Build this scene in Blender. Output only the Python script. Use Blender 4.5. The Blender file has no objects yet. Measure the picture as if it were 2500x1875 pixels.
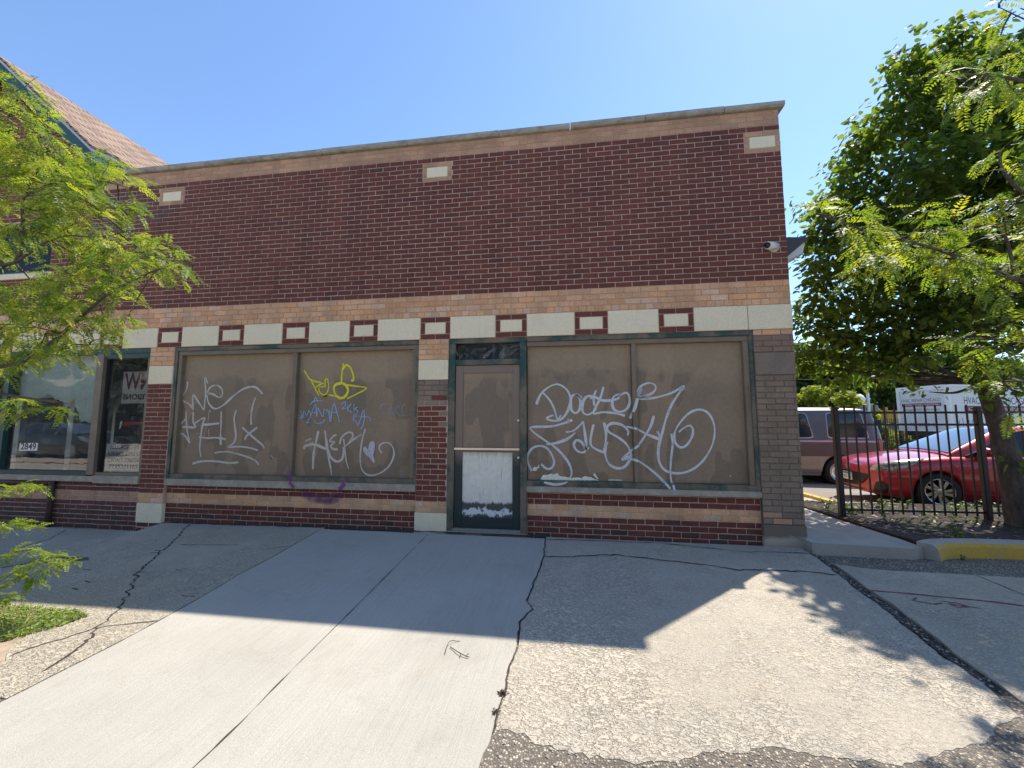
import bpy, bmesh, math, random
from mathutils import Vector, Matrix, noise
from mathutils.geometry import delaunay_2d_cdt
random.seed(7)
R_ = math.radians
scene = bpy.context.scene
COL = scene.collection

# ------------------------------------------------------------------ camera
cam_d = bpy.data.cameras.new("camera")
cam_d.sensor_fit = 'HORIZONTAL'; cam_d.sensor_width = 36.0
cam_d.lens = 980.0 / 2500.0 * 36.0
cam_d.clip_start = 0.05; cam_d.clip_end = 2000.0
cam = bpy.data.objects.new("camera", cam_d); COL.objects.link(cam)
cr = Vector((0.989507, 0.144483, 0.000750)); cu = Vector((0.012903, -0.093537, 0.995532)); cf = Vector((-0.143908, 0.985076, 0.094420))
mw = Matrix(((cr.x, cu.x, -cf.x, -1.08079), (cr.y, cu.y, -cf.y, -5.02876), (cr.z, cu.z, -cf.z, 1.145927), (0, 0, 0, 1)))
cam.matrix_world = mw
scene.camera = cam

# ------------------------------------------------------------------ light
SUNDIR = Vector((2.21, 2.26, 5.38)).normalized()          # towards the sun
elev = math.asin(SUNDIR.z); az = math.atan2(SUNDIR.x, SUNDIR.y)
world = bpy.data.worlds.new("World"); scene.world = world; world.use_nodes = True
wn = world.node_tree.nodes; wl = world.node_tree.links
bg = wn['Background']; sky = wn.new('ShaderNodeTexSky'); sky.sky_type = 'NISHITA'
sky.sun_disc = False; sky.sun_elevation = elev; sky.sun_rotation = az
sky.air_density = 1.0; sky.dust_density = 0.2; sky.ozone_density = 5.0; sky.altitude = 100
wl.new(sky.outputs['Color'], bg.inputs['Color']); bg.inputs['Strength'].default_value = 0.139
sun_d = bpy.data.lights.new("sun", 'SUN'); sun_d.energy = 3.9; sun_d.angle = R_(0.55); sun_d.color = (1.0, 0.91, 0.78)
sun = bpy.data.objects.new("sun", sun_d); COL.objects.link(sun)
sun.rotation_euler = (-SUNDIR).to_track_quat('-Z', 'Y').to_euler(); sun.location = (20, 20, 40)
vs = scene.view_settings
vs.view_transform = 'Standard'; vs.look = 'None'; vs.gamma = 1.0; vs.use_curve_mapping = False
vs.exposure = 1.0

# ------------------------------------------------------------------ helpers
def tag(o, label=None, cat=None, group=None, kind=None):
    if label: o['label'] = label
    if cat: o['category'] = cat
    if group: o['group'] = group
    if kind: o['kind'] = kind
    return o

def thing(name, label, cat, loc=(0, 0, 0), rz=0.0, group=None):
    o = bpy.data.objects.new(name, None); COL.objects.link(o)
    o.empty_display_size = 0.2
    o.location = loc; o.rotation_euler = (0, 0, rz)
    return tag(o, label, cat, group)

class MB:
    """collects geometry, then links it as one mesh object"""
    def __init__(s): s.v = []; s.f = []; s.mi = []; s.c = []; s.cur = (1, 1, 1, 1); s.m = 0; s.sm = []; s.smooth = False
    def vert(s, p, c=None): s.v.append(tuple(p)); s.c.append(c or s.cur); return len(s.v) - 1
    def face(s, idx): s.f.append(tuple(idx)); s.mi.append(s.m); s.sm.append(s.smooth)
    def poly(s, pts, c=None): s.face([s.vert(p, c) for p in pts])
    def box(s, x0, x1, y0, y1, z0, z1, bev=0.0):
        if bev <= 0:
            a = [s.vert(p) for p in [(x0,y0,z0),(x1,y0,z0),(x1,y1,z0),(x0,y1,z0),(x0,y0,z1),(x1,y0,z1),(x1,y1,z1),(x0,y1,z1)]]
            for q in [(0,1,5,4),(1,2,6,5),(2,3,7,6),(3,0,4,7),(4,5,6,7),(3,2,1,0)]: s.face([a[i] for i in q])
            return
        bm = bmesh.new(); bmesh.ops.create_cube(bm, size=1.0)
        for v in bm.verts: v.co = Vector(((x0+x1)/2 + v.co.x*(x1-x0), (y0+y1)/2 + v.co.y*(y1-y0), (z0+z1)/2 + v.co.z*(z1-z0)))
        bmesh.ops.bevel(bm, geom=list(bm.edges), offset=bev, segments=2, affect='EDGES')
        s.bm(bm)
    def bm(s, bm):
        o = len(s.v); bm.verts.index_update()
        for v in bm.verts: s.vert(v.co)
        for f in bm.faces: s.face([o + v.index for v in f.verts])
        bm.free()
    def tube(s, pts, rad, n=6, cap=True):
        pts = [Vector(p) for p in pts]; rings = []
        if not isinstance(rad, (list, tuple)): rad = [rad]*len(pts)
        up = Vector((0.13, 0.21, 1)).normalized()
        for i, p in enumerate(pts):
            t = (pts[min(i+1, len(pts)-1)] - pts[max(i-1, 0)])
            t = t.normalized() if t.length > 1e-9 else Vector((0, 0, 1))
            a = t.cross(up)
            if a.length < 0.1: a = t.cross(Vector((1, 0, 0)))
            a.normalize(); b = a.cross(t)
            rings.append([s.vert(p + (a*math.cos(k*2*math.pi/n) + b*math.sin(k*2*math.pi/n))*rad[i]) for k in range(n)])
        for i in range(len(rings)-1):
            for k in range(n): s.face((rings[i][k], rings[i][(k+1) % n], rings[i+1][(k+1) % n], rings[i+1][k]))
        if cap: s.face(rings[0][::-1]); s.face(rings[-1])
    def lathe(s, prof, n=24, origin=(0, 0, 0), axis='Z', cap=True):
        rings = []
        for r, h in prof:
            ring = []
            for k in range(n):
                a = 2*math.pi*k/n; x, y = r*math.cos(a), r*math.sin(a)
                p = (x, y, h) if axis == 'Z' else ((x, h, y) if axis == 'Y' else (h, x, y))
                ring.append(s.vert((p[0]+origin[0], p[1]+origin[1], p[2]+origin[2])))
            rings.append(ring)
        for i in range(len(rings)-1):
            for k in range(n): s.face((rings[i][k], rings[i][(k+1) % n], rings[i+1][(k+1) % n], rings[i+1][k]))
        if cap: s.face(rings[0][::-1]); s.face(rings[-1])
    def prism(s, poly, y0, y1):
        """polygon in x,z extruded along y"""
        a = [s.vert((x, y0, z)) for x, z in poly]; b = [s.vert((x, y1, z)) for x, z in poly]; n = len(poly)
        s.face(a); s.face(b[::-1])
        for i in range(n): s.face((a[i], b[i], b[(i+1) % n], a[(i+1) % n]))
    def build(s, name, mats, parent=None, loc=None, fix=False):
        me = bpy.data.meshes.new(name); me.from_pydata(s.v, [], s.f)
        if not isinstance(mats, (list, tuple)): mats = [mats]
        for m in mats: me.materials.append(m)
        me.polygons.foreach_set('material_index', s.mi)
        me.polygons.foreach_set('use_smooth', s.sm)
        ca = me.color_attributes.new('Col', 'FLOAT_COLOR', 'POINT')
        ca.data.foreach_set('color', [x for c in s.c for x in c])
        me.update()
        if fix:
            bm = bmesh.new(); bm.from_mesh(me); bmesh.ops.recalc_face_normals(bm, faces=bm.faces); bm.to_mesh(me); bm.free()
        return put(name, me, parent, loc)

def put(name, me, parent=None, loc=None):
    o = bpy.data.objects.new(name, me); COL.objects.link(o)
    if parent: o.parent = parent
    if loc is not None: o.location = loc
    return o

def catmull(P, n=6):
    P = [Vector(p) for p in P]
    if len(P) < 3: return P
    out = []
    for i in range(len(P)-1):
        p0 = P[max(i-1, 0)]; p1 = P[i]; p2 = P[i+1]; p3 = P[min(i+2, len(P)-1)]
        for k in range(n):
            t = k/n
            out.append(0.5*((2*p1) + (p2-p0)*t + (2*p0-5*p1+4*p2-p3)*t*t + (3*p1-p0-3*p2+p3)*t*t*t))
    out.append(P[-1]); return out

# ------------------------------------------------------------------ materials
class NT:
    def __init__(s, name):
        s.m = bpy.data.materials.new(name); s.m.use_nodes = True
        s.n = s.m.node_tree.nodes; s.l = s.m.node_tree.links; s.b = s.n['Principled BSDF']; s.out = s.n['Material Output']
        s.tc = s.n.new('ShaderNodeTexCoord').outputs['Object']
    def new(s, t, **k):
        n = s.n.new(t)
        for a, v in k.items(): setattr(n, a, v)
        return n
    def link(s, a, b): s.l.new(a, b)
    def mapv(s, sc, vec=None):
        m = s.new('ShaderNodeMapping'); m.inputs['Scale'].default_value = sc; s.link(vec or s.tc, m.inputs['Vector']); return m.outputs[0]
    def noise(s, scale, detail=5, rough=0.6, vec=None, dist=0.0):
        t = s.new('ShaderNodeTexNoise'); t.inputs['Scale'].default_value = scale; t.inputs['Detail'].default_value = detail
        t.inputs['Roughness'].default_value = rough; t.inputs['Distortion'].default_value = dist; s.link(vec or s.tc, t.inputs['Vector']); return t.outputs['Fac']
    def voro(s, scale, feature='F1', out='Distance', vec=None, rnd=1.0):
        t = s.new('ShaderNodeTexVoronoi'); t.feature = feature; t.inputs['Scale'].default_value = scale; t.inputs['Randomness'].default_value = rnd
        s.link(vec or s.tc, t.inputs['Vector']); return t.outputs[out]
    def ramp(s, fac, *stops):
        r = s.new('ShaderNodeValToRGB'); e = r.color_ramp.elements
        while len(e) < len(stops): e.new(0.5)
        for i, (p, c) in enumerate(stops):
            e[i].position = p; e[i].color = (c if isinstance(c, (tuple, list)) and len(c) == 4 else (*c, 1) if isinstance(c, (tuple, list)) else (c, c, c, 1))
        s.link(fac, r.inputs[0]); return r.outputs[0]
    def mix(s, fac, a, b, mode='MIX'):
        m = s.new('ShaderNodeMix'); m.data_type = 'RGBA'; m.blend_type = mode
        for sock, val in ((m.inputs[0], fac), (m.inputs[6], a), (m.inputs[7], b)):
            if isinstance(val, (int, float)): sock.default_value = val
            elif isinstance(val, (tuple, list)): sock.default_value = (*val[:3], 1)
            else: s.link(val, sock)
        return m.outputs[2]
    def math(s, op, a, b=0.0, clamp=False):
        m = s.new('ShaderNodeMath'); m.operation = op; m.use_clamp = clamp
        for sock, val in ((m.inputs[0], a), (m.inputs[1], b)):
            if isinstance(val, (int, float)): sock.default_value = val
            else: s.link(val, sock)
        return m.outputs[0]
    def attr(s, out='Color'):
        a = s.new('ShaderNodeAttribute'); a.attribute_name = 'Col'; return a.outputs[out]
    def set(s, **k):
        for a, v in k.items():
            i = s.b.inputs[a.replace('_', ' ')]
            if isinstance(v, (int, float)): i.default_value = v
            elif isinstance(v, (tuple, list)): i.default_value = (*v[:3], 1) if i.type == 'RGBA' else v
            else: s.link(v, i)
        return s
    def bump(s, h, strength=0.3, dist=0.01, normal=None):
        b = s.new('ShaderNodeBump'); b.inputs['Strength'].default_value = strength; b.inputs['Distance'].default_value = dist
        s.link(h, b.inputs['Height'])
        if normal: s.link(normal, b.inputs['Normal'])
        s.link(b.outputs[0], s.b.inputs['Normal']); return b.outputs[0]

def simple(name, col, rough=0.6, var=0.12, scale=8, metal=0.0, bump=0.0, bscale=60, **k):
    t = NT(name)
    n = t.noise(scale, 6, 0.65)
    c = t.mix(t.ramp(n, (0.25, 0.0), (0.75, 1.0)), tuple(x*(1-var) for x in col), tuple(min(1, x*(1+var)) for x in col))
    t.set(Base_Color=c, Roughness=rough, Metallic=metal, **k)
    if bump: t.bump(t.noise(bscale, 4, 0.6), bump, 0.004)
    return t.m

def m_brick():
    t = NT("brick_faces")
    a = t.attr()
    n1 = t.noise(45, 6, 0.7); n2 = t.noise(2.0, 4, 0.6); n3 = t.noise(160, 3, 0.7)
    c = t.mix(t.ramp(n1, (0.3, 0.72), (0.72, 1.25)), (0, 0, 0), a, 'MIX')
    c = t.mix(1.0, a, t.ramp(n1, (0.28, 0.72), (0.75, 1.22)), 'MULTIPLY')
    c = t.mix(1.0, c, t.ramp(n2, (0.3, 0.86), (0.7, 1.12)), 'MULTIPLY')
    dirt = t.ramp(t.noise(0.9, 7, 0.72, dist=0.6), (0.60, 0.0), (0.72, 0.30))
    c = t.mix(dirt, c, (0.14, 0.10, 0.085))
    st = t.noise(1.0, 6, 0.7, vec=t.mapv((3.2, 1, 0.35)), dist=0.3); c = t.mix(1.0, c, t.ramp(st, (0.36, 0.84), (0.52, 1.0), (0.70, 1.10)), 'MULTIPLY')
    t.set(Base_Color=c, Roughness=0.82)
    t.bump(t.math('ADD', n1, t.math('MULTIPLY', n3, 0.6)), 0.35, 0.003)
    return t.m

def m_mortar(name, col, var=0.15):
    t = NT(name)
    n = t.noise(30, 6, 0.7); n2 = t.noise(1.6, 5, 0.7)
    c = t.mix(t.ramp(n, (0.3, 0.0), (0.7, 1.0)), tuple(x*(1-var) for x in col), tuple(min(1, x*(1+var)) for x in col))
    c = t.mix(t.ramp(n2, (0.58, 0.0), (0.72, 0.55)), c, tuple(x*0.45 for x in col))
    t.set(Base_Color=c, Roughness=0.9); t.bump(t.noise(220, 3, 0.7), 0.4, 0.002)
    return t.m

def m_stone():
    t = NT("limestone")
    n = t.noise(120, 4, 0.75); n2 = t.noise(2.5, 6, 0.65); sp = t.voro(140)
    c = t.mix(t.ramp(n, (0.3, 0.0), (0.7, 1.0)), (0.78, 0.69, 0.475), (0.86, 0.775, 0.55))
    c = t.mix(t.ramp(sp, (0.08, 0.6), (0.28, 0.0)), c, (0.45, 0.39, 0.27))
    c = t.mix(1.0, c, t.ramp(t.noise(75, 3, 0.7), (0.3, 0.86), (0.7, 1.1)), 'MULTIPLY')
    c = t.mix(t.ramp(n2, (0.52, 0.0), (0.75, 0.45)), c, (0.60, 0.53, 0.39))
    st = t.noise(1.0, 5, 0.7, vec=t.mapv((14, 14, 1.2)))
    c = t.mix(t.ramp(st, (0.58, 0.0), (0.8, 0.35)), c, (0.26, 0.22, 0.165))
    t.set(Base_Color=c, Roughness=0.85); t.bump(n, 0.5, 0.004)
    return t.m

def m_coping():
    t = NT("weathered_coping_stone")
    n = t.noise(6, 7, 0.7); n2 = t.noise(60, 4, 0.7); st = t.noise(1.0, 6, 0.7, vec=t.mapv((5, 5, 22)))
    c = t.mix(t.ramp(n, (0.3, 0.0), (0.7, 1.0)), (0.24, 0.235, 0.205), (0.44, 0.43, 0.375))
    c = t.mix(t.ramp(st, (0.5, 0.0), (0.7, 0.7)), c, (0.10, 0.10, 0.09))
    c = t.mix(t.ramp(n2, (0.62, 0.0), (0.75, 0.5)), c, (0.5, 0.49, 0.44))
    t.set(Base_Color=c, Roughness=0.9); t.bump(n2, 0.4, 0.004)
    return t.m

def m_paint(name, a, b, scale=1.6, lo=0.45, hi=0.6, rough=0.55, streak=True):
    """old paint, two coats showing through each other"""
    t = NT(name)
    n = t.noise(scale, 7, 0.7, dist=0.4); n2 = t.noise(40, 5, 0.7)
    f = t.ramp(n, (lo, 0.0), (hi, 1.0)); c = t.mix(f, a, b)
    c = t.mix(1.0, c, t.ramp(n2, (0.3, 0.85), (0.7, 1.13)), 'MULTIPLY')
    if streak:
        st = t.noise(1.0, 6, 0.7, vec=t.mapv((30, 30, 2.0)))
        c = t.mix(t.ramp(st, (0.56, 0.0), (0.78, 0.32)), c, tuple(x*0.5 for x in a))
    t.set(Base_Color=c, Roughness=t.ramp(n2, (0.3, rough-0.08), (0.7, rough+0.1)))
    t.bump(n2, 0.15, 0.003)
    return t.m

def m_panel():
    """plywood sheets rolled over with several shades of brown paint"""
    t = NT("brown_painted_board")
    n = t.noise(0.9, 3, 0.55, dist=0.25)
    roll = t.noise(1.0, 2, 0.5, vec=t.mapv((2.6, 1, 1.3)), dist=0.15)
    c = t.mix(t.ramp(n, (0.42, 0.0), (0.60, 1.0)), (0.290, 0.212, 0.142), (0.238, 0.184, 0.125))
    c = t.mix(t.ramp(roll, (0.515, 0.0), (0.535, 0.75)), c, (0.185, 0.146, 0.102))
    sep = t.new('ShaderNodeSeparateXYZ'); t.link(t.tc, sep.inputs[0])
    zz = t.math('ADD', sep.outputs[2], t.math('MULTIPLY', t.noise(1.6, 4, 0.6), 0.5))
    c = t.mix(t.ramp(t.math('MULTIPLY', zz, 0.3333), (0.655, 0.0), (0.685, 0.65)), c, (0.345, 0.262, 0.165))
    fine = t.noise(28, 6, 0.7)
    c = t.mix(1.0, c, t.ramp(fine, (0.3, 0.9), (0.7, 1.1)), 'MULTIPLY')
    dust = t.noise(1.0, 6, 0.75, vec=t.mapv((18, 1, 1.2)))
    c = t.mix(t.ramp(dust, (0.58, 0.0), (0.8, 0.22)), c, (0.24, 0.20, 0.16))
    spk = t.voro(60); c = t.mix(t.ramp(spk, (0.035, 0.5), (0.06, 0.0)), c, (0.05, 0.04, 0.03))
    t.set(Base_Color=c, Roughness=t.ramp(n, (0.4, 0.5), (0.6, 0.66)), Specular_IOR_Level=0.35)
    t.bump(t.math('ADD', t.noise(90, 4, 0.7), t.math('MULTIPLY', t.noise(5, 3, 0.5), 1.6)), 0.13, 0.004)
    return t.m

def m_graf():
    t = NT("spray_and_marker_paint")
    a = t.attr(); al = t.attr('Alpha')
    n = t.noise(60, 5, 0.75); n2 = t.noise(6, 4, 0.6)
    f = t.math('MULTIPLY', t.ramp(al, (0.0, 0.0), (0.12, 0.10), (0.55, 1.0)), t.ramp(t.math('ADD', n, t.math('MULTIPLY', n2, 0.6)), (0.50, 0.50), (0.80, 1.0)))
    t.set(Base_Color=a, Roughness=0.6)
    tr = t.new('ShaderNodeBsdfTransparent'); mx = t.new('ShaderNodeMixShader')
    t.link(f, mx.inputs[0]); t.link(tr.outputs[0], mx.inputs[1]); t.link(t.b.outputs[0], mx.inputs[2]); t.link(mx.outputs[0], t.out.inputs[0])
    return t.m

def m_glass(name, tint=(0.9, 0.96, 0.95), refl=0.16, dirt=0.25, k=1.1):
    t = NT(name)
    lw = t.new('ShaderNodeFresnel'); lw.inputs[0].default_value = 1.5
    tr = t.new('ShaderNodeBsdfTransparent'); tr.inputs[0].default_value = (*tint, 1)
    gl = t.new('ShaderNodeBsdfGlossy'); gl.inputs['Roughness'].default_value = 0.02
    df = t.new('ShaderNodeBsdfDiffuse'); df.inputs[0].default_value = (0.5, 0.55, 0.55, 1)
    m1 = t.new('ShaderNodeMixShader'); m2 = t.new('ShaderNodeMixShader')
    wav = t.noise(1.3, 3, 0.5); b = t.new('ShaderNodeBump'); b.inputs['Strength'].default_value = 0.05; b.inputs['Distance'].default_value = 0.05
    t.link(wav, b.inputs['Height']); t.link(b.outputs[0], gl.inputs['Normal'])
    t.link(t.math('ADD', t.math('MULTIPLY', lw.outputs[0], k), refl, True), m1.inputs[0]); t.link(tr.outputs[0], m1.inputs[1]); t.link(gl.outputs[0], m1.inputs[2])
    n = t.noise(3.5, 8, 0.75, dist=1.0)
    t.link(t.ramp(n, (0.5, 0.02), (0.8, dirt)), m2.inputs[0]); t.link(m1.outputs[0], m2.inputs[1]); t.link(df.outputs[0], m2.inputs[2])
    t.link(m2.outputs[0], t.out.inputs[0])
    return t.m

def m_concrete_new():
    t = NT("broomed_concrete")
    n = t.noise(1.1, 6, 0.6); fine = t.noise(180, 4, 0.8); mid = t.noise(14, 6, 0.7)
    br = t.noise(1.0, 4, 0.7, vec=t.mapv((230, 5, 1)))
    br2 = t.noise(1.0, 3, 0.6, vec=t.mapv((70, 1.4, 1)))
    c = t.mix(t.ramp(n, (0.3, 0.0), (0.7, 1.0)), (0.375, 0.358, 0.312), (0.445, 0.425, 0.372))
    c = t.mix(1.0, c, t.ramp(br, (0.3, 0.945), (0.7, 1.045)), 'MULTIPLY')
    c = t.mix(1.0, c, t.ramp(br2, (0.36, 0.955), (0.5, 1.0), (0.65, 1.02)), 'MULTIPLY')
    c = t.mix(1.0, c, t.ramp(fine, (0.3, 0.74), (0.7, 1.18)), 'MULTIPLY')
    c = t.mix(t.ramp(mid, (0.62, 0.0), (0.8, 0.3)), c, (0.25, 0.235, 0.2))
    pit = t.voro(34); c = t.mix(t.ramp(pit, (0.03, 0.55), (0.06, 0.0)), c, (0.13, 0.12, 0.10))
    stain = t.noise(2.6, 6, 0.7, dist=0.8); c = t.mix(t.ramp(stain, (0.54, 0.0), (0.72, 0.30)), c, (0.27, 0.24, 0.18))
    t.set(Base_Color=c, Roughness=0.9)
    t.bump(t.math('ADD', t.math('ADD', t.math('MULTIPLY', br, 0.7), t.math('MULTIPLY', br2, 0.5)), t.math('MULTIPLY', fine, 0.9)), 0.6, 0.005)
    return t.m

def m_concrete_old(name, warm=(0.475, 0.42, 0.335), grey=(0.42, 0.39, 0.325), patch=1.1, chip=1.0):
    """worn concrete, the top skin scaled away in flakes"""
    t = NT(name)
    m = t.new('ShaderNodeMapping'); m.inputs['Rotation'].default_value = (0, 0, 0.5); m.inputs['Scale'].default_value = (1.0, 1.6, 1.0); t.link(t.tc, m.inputs['Vector'])
    n = t.noise(patch, 6, 0.65, dist=0.3); fine = t.noise(230, 4, 0.8); mid = t.noise(5, 6, 0.7)
    skin = t.mix(t.ramp(mid, (0.3, 0.0), (0.7, 1.0)), grey, warm)
    skin = t.mix(1.0, skin, t.ramp(fine, (0.3, 0.78), (0.7, 1.17)), 'MULTIPLY')
    area = t.ramp(n, (0.40, 0.12), (0.60, 1.0))
    f1 = t.noise(24, 3, 0.55, vec=m.outputs[0], dist=0.6); f2 = t.noise(52, 3, 0.6, vec=m.outputs[0], dist=0.4)
    fl = t.math('MULTIPLY', t.ramp(t.math('ADD', t.math('MULTIPLY', f1, 0.6), t.math('MULTIPLY', f2, 0.4)), (0.475, 0.0), (0.53, 1.0)), area)
    c = t.mix(t.math('MULTIPLY', fl, 0.5*chip), skin, tuple(min(1, x*1.28) for x in warm))
    vc = t.voro(95, 'F1', 'Color'); vd = t.voro(95, 'F1', 'Distance'); sc = t.new('ShaderNodeSeparateColor'); t.link(vc, sc.inputs[0])
    near = t.ramp(vd, (0.30, 1.0), (0.42, 0.0))
    c = t.mix(t.math('MULTIPLY', t.ramp(sc.outputs[0], (0.78, 0.0), (0.84, 0.75)), near), c, (0.76, 0.70, 0.59))
    c = t.mix(t.math('MULTIPLY', t.ramp(sc.outputs[1], (0.80, 0.0), (0.86, 0.6)), near), c, (0.17, 0.15, 0.12))
    c = t.mix(t.ramp(f2, (0.27, 0.6), (0.34, 0.0)), c, tuple(x*0.5 for x in grey))
    big = t.noise(0.55, 4, 0.6); c = t.mix(1.0, c, t.ramp(big, (0.3, 0.86), (0.7, 1.10)), 'MULTIPLY')
    stain = t.noise(2.0, 6, 0.7, dist=1.0); c = t.mix(t.ramp(stain, (0.58, 0.0), (0.76, 0.3)), c, (0.30, 0.235, 0.145))
    t.set(Base_Color=c, Roughness=0.93)
    h = t.math('ADD', t.math('MULTIPLY', fl, 0.9), t.math('ADD', t.math('MULTIPLY', fine, 0.28), t.math('MULTIPLY', near, 0.15)))
    t.bump(h, 1.0, 0.011)
    return t.m

def m_gravel(name, dark=(0.15, 0.13, 0.105), light=(0.40, 0.35, 0.28), scale=85):
    t = NT(name)
    v = t.voro(scale, 'F1', 'Distance'); vc = t.voro(scale, 'F1', 'Color')
    bw = t.new('ShaderNodeSeparateColor'); t.link(vc, bw.inputs[0])
    st = t.ramp(bw.outputs[0], (0.0, dark), (0.55, tuple((a*2+b)/3 for a, b in zip(dark, light))), (0.8, light), (1.0, tuple(min(1, x*1.7) for x in light)))
    c = t.mix(t.ramp(v, (0.3, 0.0), (0.6, 0.9)), st, tuple(x*0.6 for x in dark))
    n = t.noise(1.5, 6, 0.65); c = t.mix(1.0, c, t.ramp(n, (0.3, 0.8), (0.7, 1.2)), 'MULTIPLY')
    t.set(Base_Color=c, Roughness=0.92); t.bump(t.ramp(v, (0.0, 1.0), (0.6, 0.0)), 0.8, 0.008)
    return t.m

def m_asphalt():
    t = NT("worn_asphalt")
    fine = t.noise(120, 5, 0.8); n = t.noise(0.5, 6, 0.6); tracks = t.noise(1.0, 5, 0.6, vec=t.mapv((0.35, 3.2, 1)))
    c = t.mix(t.ramp(fine, (0.3, 0.0), (0.7, 1.0)), (0.17, 0.155, 0.13), (0.27, 0.25, 0.22))
    c = t.mix(1.0, c, t.ramp(n, (0.3, 0.85), (0.7, 1.15)), 'MULTIPLY')
    c = t.mix(t.ramp(tracks, (0.55, 0.0), (0.68, 0.45)), c, (0.36, 0.335, 0.295))
    t.set(Base_Color=c, Roughness=0.9); t.bump(fine, 0.5, 0.006)
    return t.m

def m_soil():
    t = NT("mulch_soil")
    n = t.noise(22, 7, 0.75, dist=0.5); v = t.voro(42, 'F1', 'Distance')
    c = t.ramp(n, (0.25, (0.015, 0.011, 0.009)), (0.52, (0.042, 0.030, 0.023)), (0.70, (0.11, 0.082, 0.06)), (0.86, (0.30, 0.255, 0.20)))
    t.set(Base_Color=c, Roughness=0.95); t.bump(t.math('ADD', n, v), 0.9, 0.03)
    return t.m

def m_leaf(name, trans=0.45, rough=0.42, spec=0.4):
    """leaf tone comes from the leaf's own colour attribute"""
    t = NT(name)
    a = t.attr(); n = t.noise(9, 3, 0.6)
    c = t.mix(1.0, a, t.ramp(n, (0.3, 0.85), (0.7, 1.15)), 'MULTIPLY')
    t.set(Base_Color=c, Roughness=rough, Specular_IOR_Level=spec)
    tl = t.new('ShaderNodeBsdfTranslucent'); c2 = t.mix(1.0, c, (1.5, 1.55, 0.55), 'MULTIPLY'); t.link(c2, tl.inputs[0])
    mx = t.new('ShaderNodeMixShader'); mx.inputs[0].default_value = trans
    t.link(t.b.outputs[0], mx.inputs[1]); t.link(tl.outputs[0], mx.inputs[2]); t.link(mx.outputs[0], t.out.inputs[0])
    return t.m

def m_bark(name, a, b):
    t = NT(name)
    n = t.noise(1.0, 7, 0.75, vec=t.mapv((22, 22, 5)), dist=0.4); n2 = t.noise(5, 4, 0.6)
    c = t.mix(t.ramp(n, (0.35, 0.0), (0.65, 1.0)), a, b); c = t.mix(1.0, c, t.ramp(n2, (0.3, 0.8), (0.7, 1.2)), 'MULTIPLY')
    t.set(Base_Color=c, Roughness=0.92); t.bump(n, 0.8, 0.02)
    return t.m

def m_shingle():
    t = NT("brown_asphalt_shingles")
    sep = t.new('ShaderNodeSeparateXYZ'); t.link(t.tc, sep.inputs[0])
    comb = t.new('ShaderNodeCombineXYZ'); t.link(sep.outputs[1], comb.inputs[0]); t.link(t.math('MULTIPLY', sep.outputs[2], 1.28), comb.inputs[1])
    b = t.new('ShaderNodeTexBrick'); t.link(comb.outputs[0], b.inputs['Vector']); b.inputs['Scale'].default_value = 1.0
    b.inputs['Brick Width'].default_value = 0.30; b.inputs['Row Height'].default_value = 0.125; b.inputs['Mortar Size'].default_value = 0.017; b.inputs['Bias'].default_value = 0
    b.inputs['Color1'].default_value = (0.21, 0.135, 0.092, 1); b.inputs['Color2'].default_value = (0.36, 0.245, 0.175, 1); b.inputs['Mortar'].default_value = (0.05, 0.035, 0.028, 1)
    n = t.noise(60, 5, 0.8); c = t.mix(1.0, b.outputs['Color'], t.ramp(n, (0.3, 0.7), (0.7, 1.25)), 'MULTIPLY')
    t.set(Base_Color=c, Roughness=0.92); t.bump(t.math('ADD', b.outputs['Fac'], t.math('MULTIPLY', n, -0.4)), 0.7, -0.01)
    return t.m

MAT = {}
MAT['brick'] = m_brick()
MAT['mortar'] = m_mortar("pale_mortar", (0.53, 0.41, 0.305))
MAT['mortar_tan'] = m_mortar("tan_mortar", (0.46, 0.30, 0.20))
MAT['mortar_white'] = m_mortar("fresh_mortar", (0.50, 0.44, 0.38))
MAT['mortar_brown'] = m_mortar("painted_mortar", (0.15, 0.118, 0.09))
MAT['stone'] = m_stone(); MAT['coping'] = m_coping()
MAT['stone_painted'] = m_paint("brown_painted_stone", (0.225, 0.17, 0.128), (0.175, 0.138, 0.106), 2.0)
MAT['sill'] = m_paint("grey_sill_paint", (0.33, 0.295, 0.23), (0.44, 0.40, 0.32), 6, 0.45, 0.65, 0.8)
MAT['green'] = m_paint("dark_green_paint", (0.010, 0.050, 0.040), (0.020, 0.072, 0.058), 3, 0.4, 0.7, 0.45)
MAT['green_worn'] = m_paint("green_paint_with_brown_overspray", (0.016, 0.058, 0.046), (0.165, 0.135, 0.095), 2.2, 0.42, 0.55, 0.5)
MAT['brown'] = m_paint("brown_paint", (0.205, 0.160, 0.108), (0.155, 0.125, 0.086), 2.0, 0.45, 0.62, 0.5)
MAT['panel'] = m_panel(); MAT['graf'] = m_graf()
MAT['glass'] = m_glass("shop_glass", refl=0.05); MAT['glass_dark'] = m_glass("transom_glass", (0.6, 0.65, 0.65), 0.0, 0.7, 0.35)
MAT['glass_upper'] = m_glass('upper_glass_reflection_tint', (0.15, 0.18, 0.17), 0.0, 0.08, 0.45)  # near-black tint stands in for trees mirrored in the upper pane
MAT['conc_new'] = m_concrete_new(); MAT['conc_old'] = m_concrete_old("scaled_concrete")
MAT['conc_grey'] = m_concrete_old("grey_old_concrete", (0.47, 0.415, 0.32), (0.40, 0.365, 0.29), 0.8, 0.6)
MAT['conc_walk'] = simple("walkway_concrete", (0.36, 0.335, 0.285), 0.9, 0.14, 5, 0, 0.5, 150)
MAT['gravel'] = m_gravel("crumbled_asphalt_gravel"); MAT['gravel_dark'] = m_gravel("dark_gravel_fill", (0.035, 0.032, 0.03), (0.13, 0.12, 0.11), 60)
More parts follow.
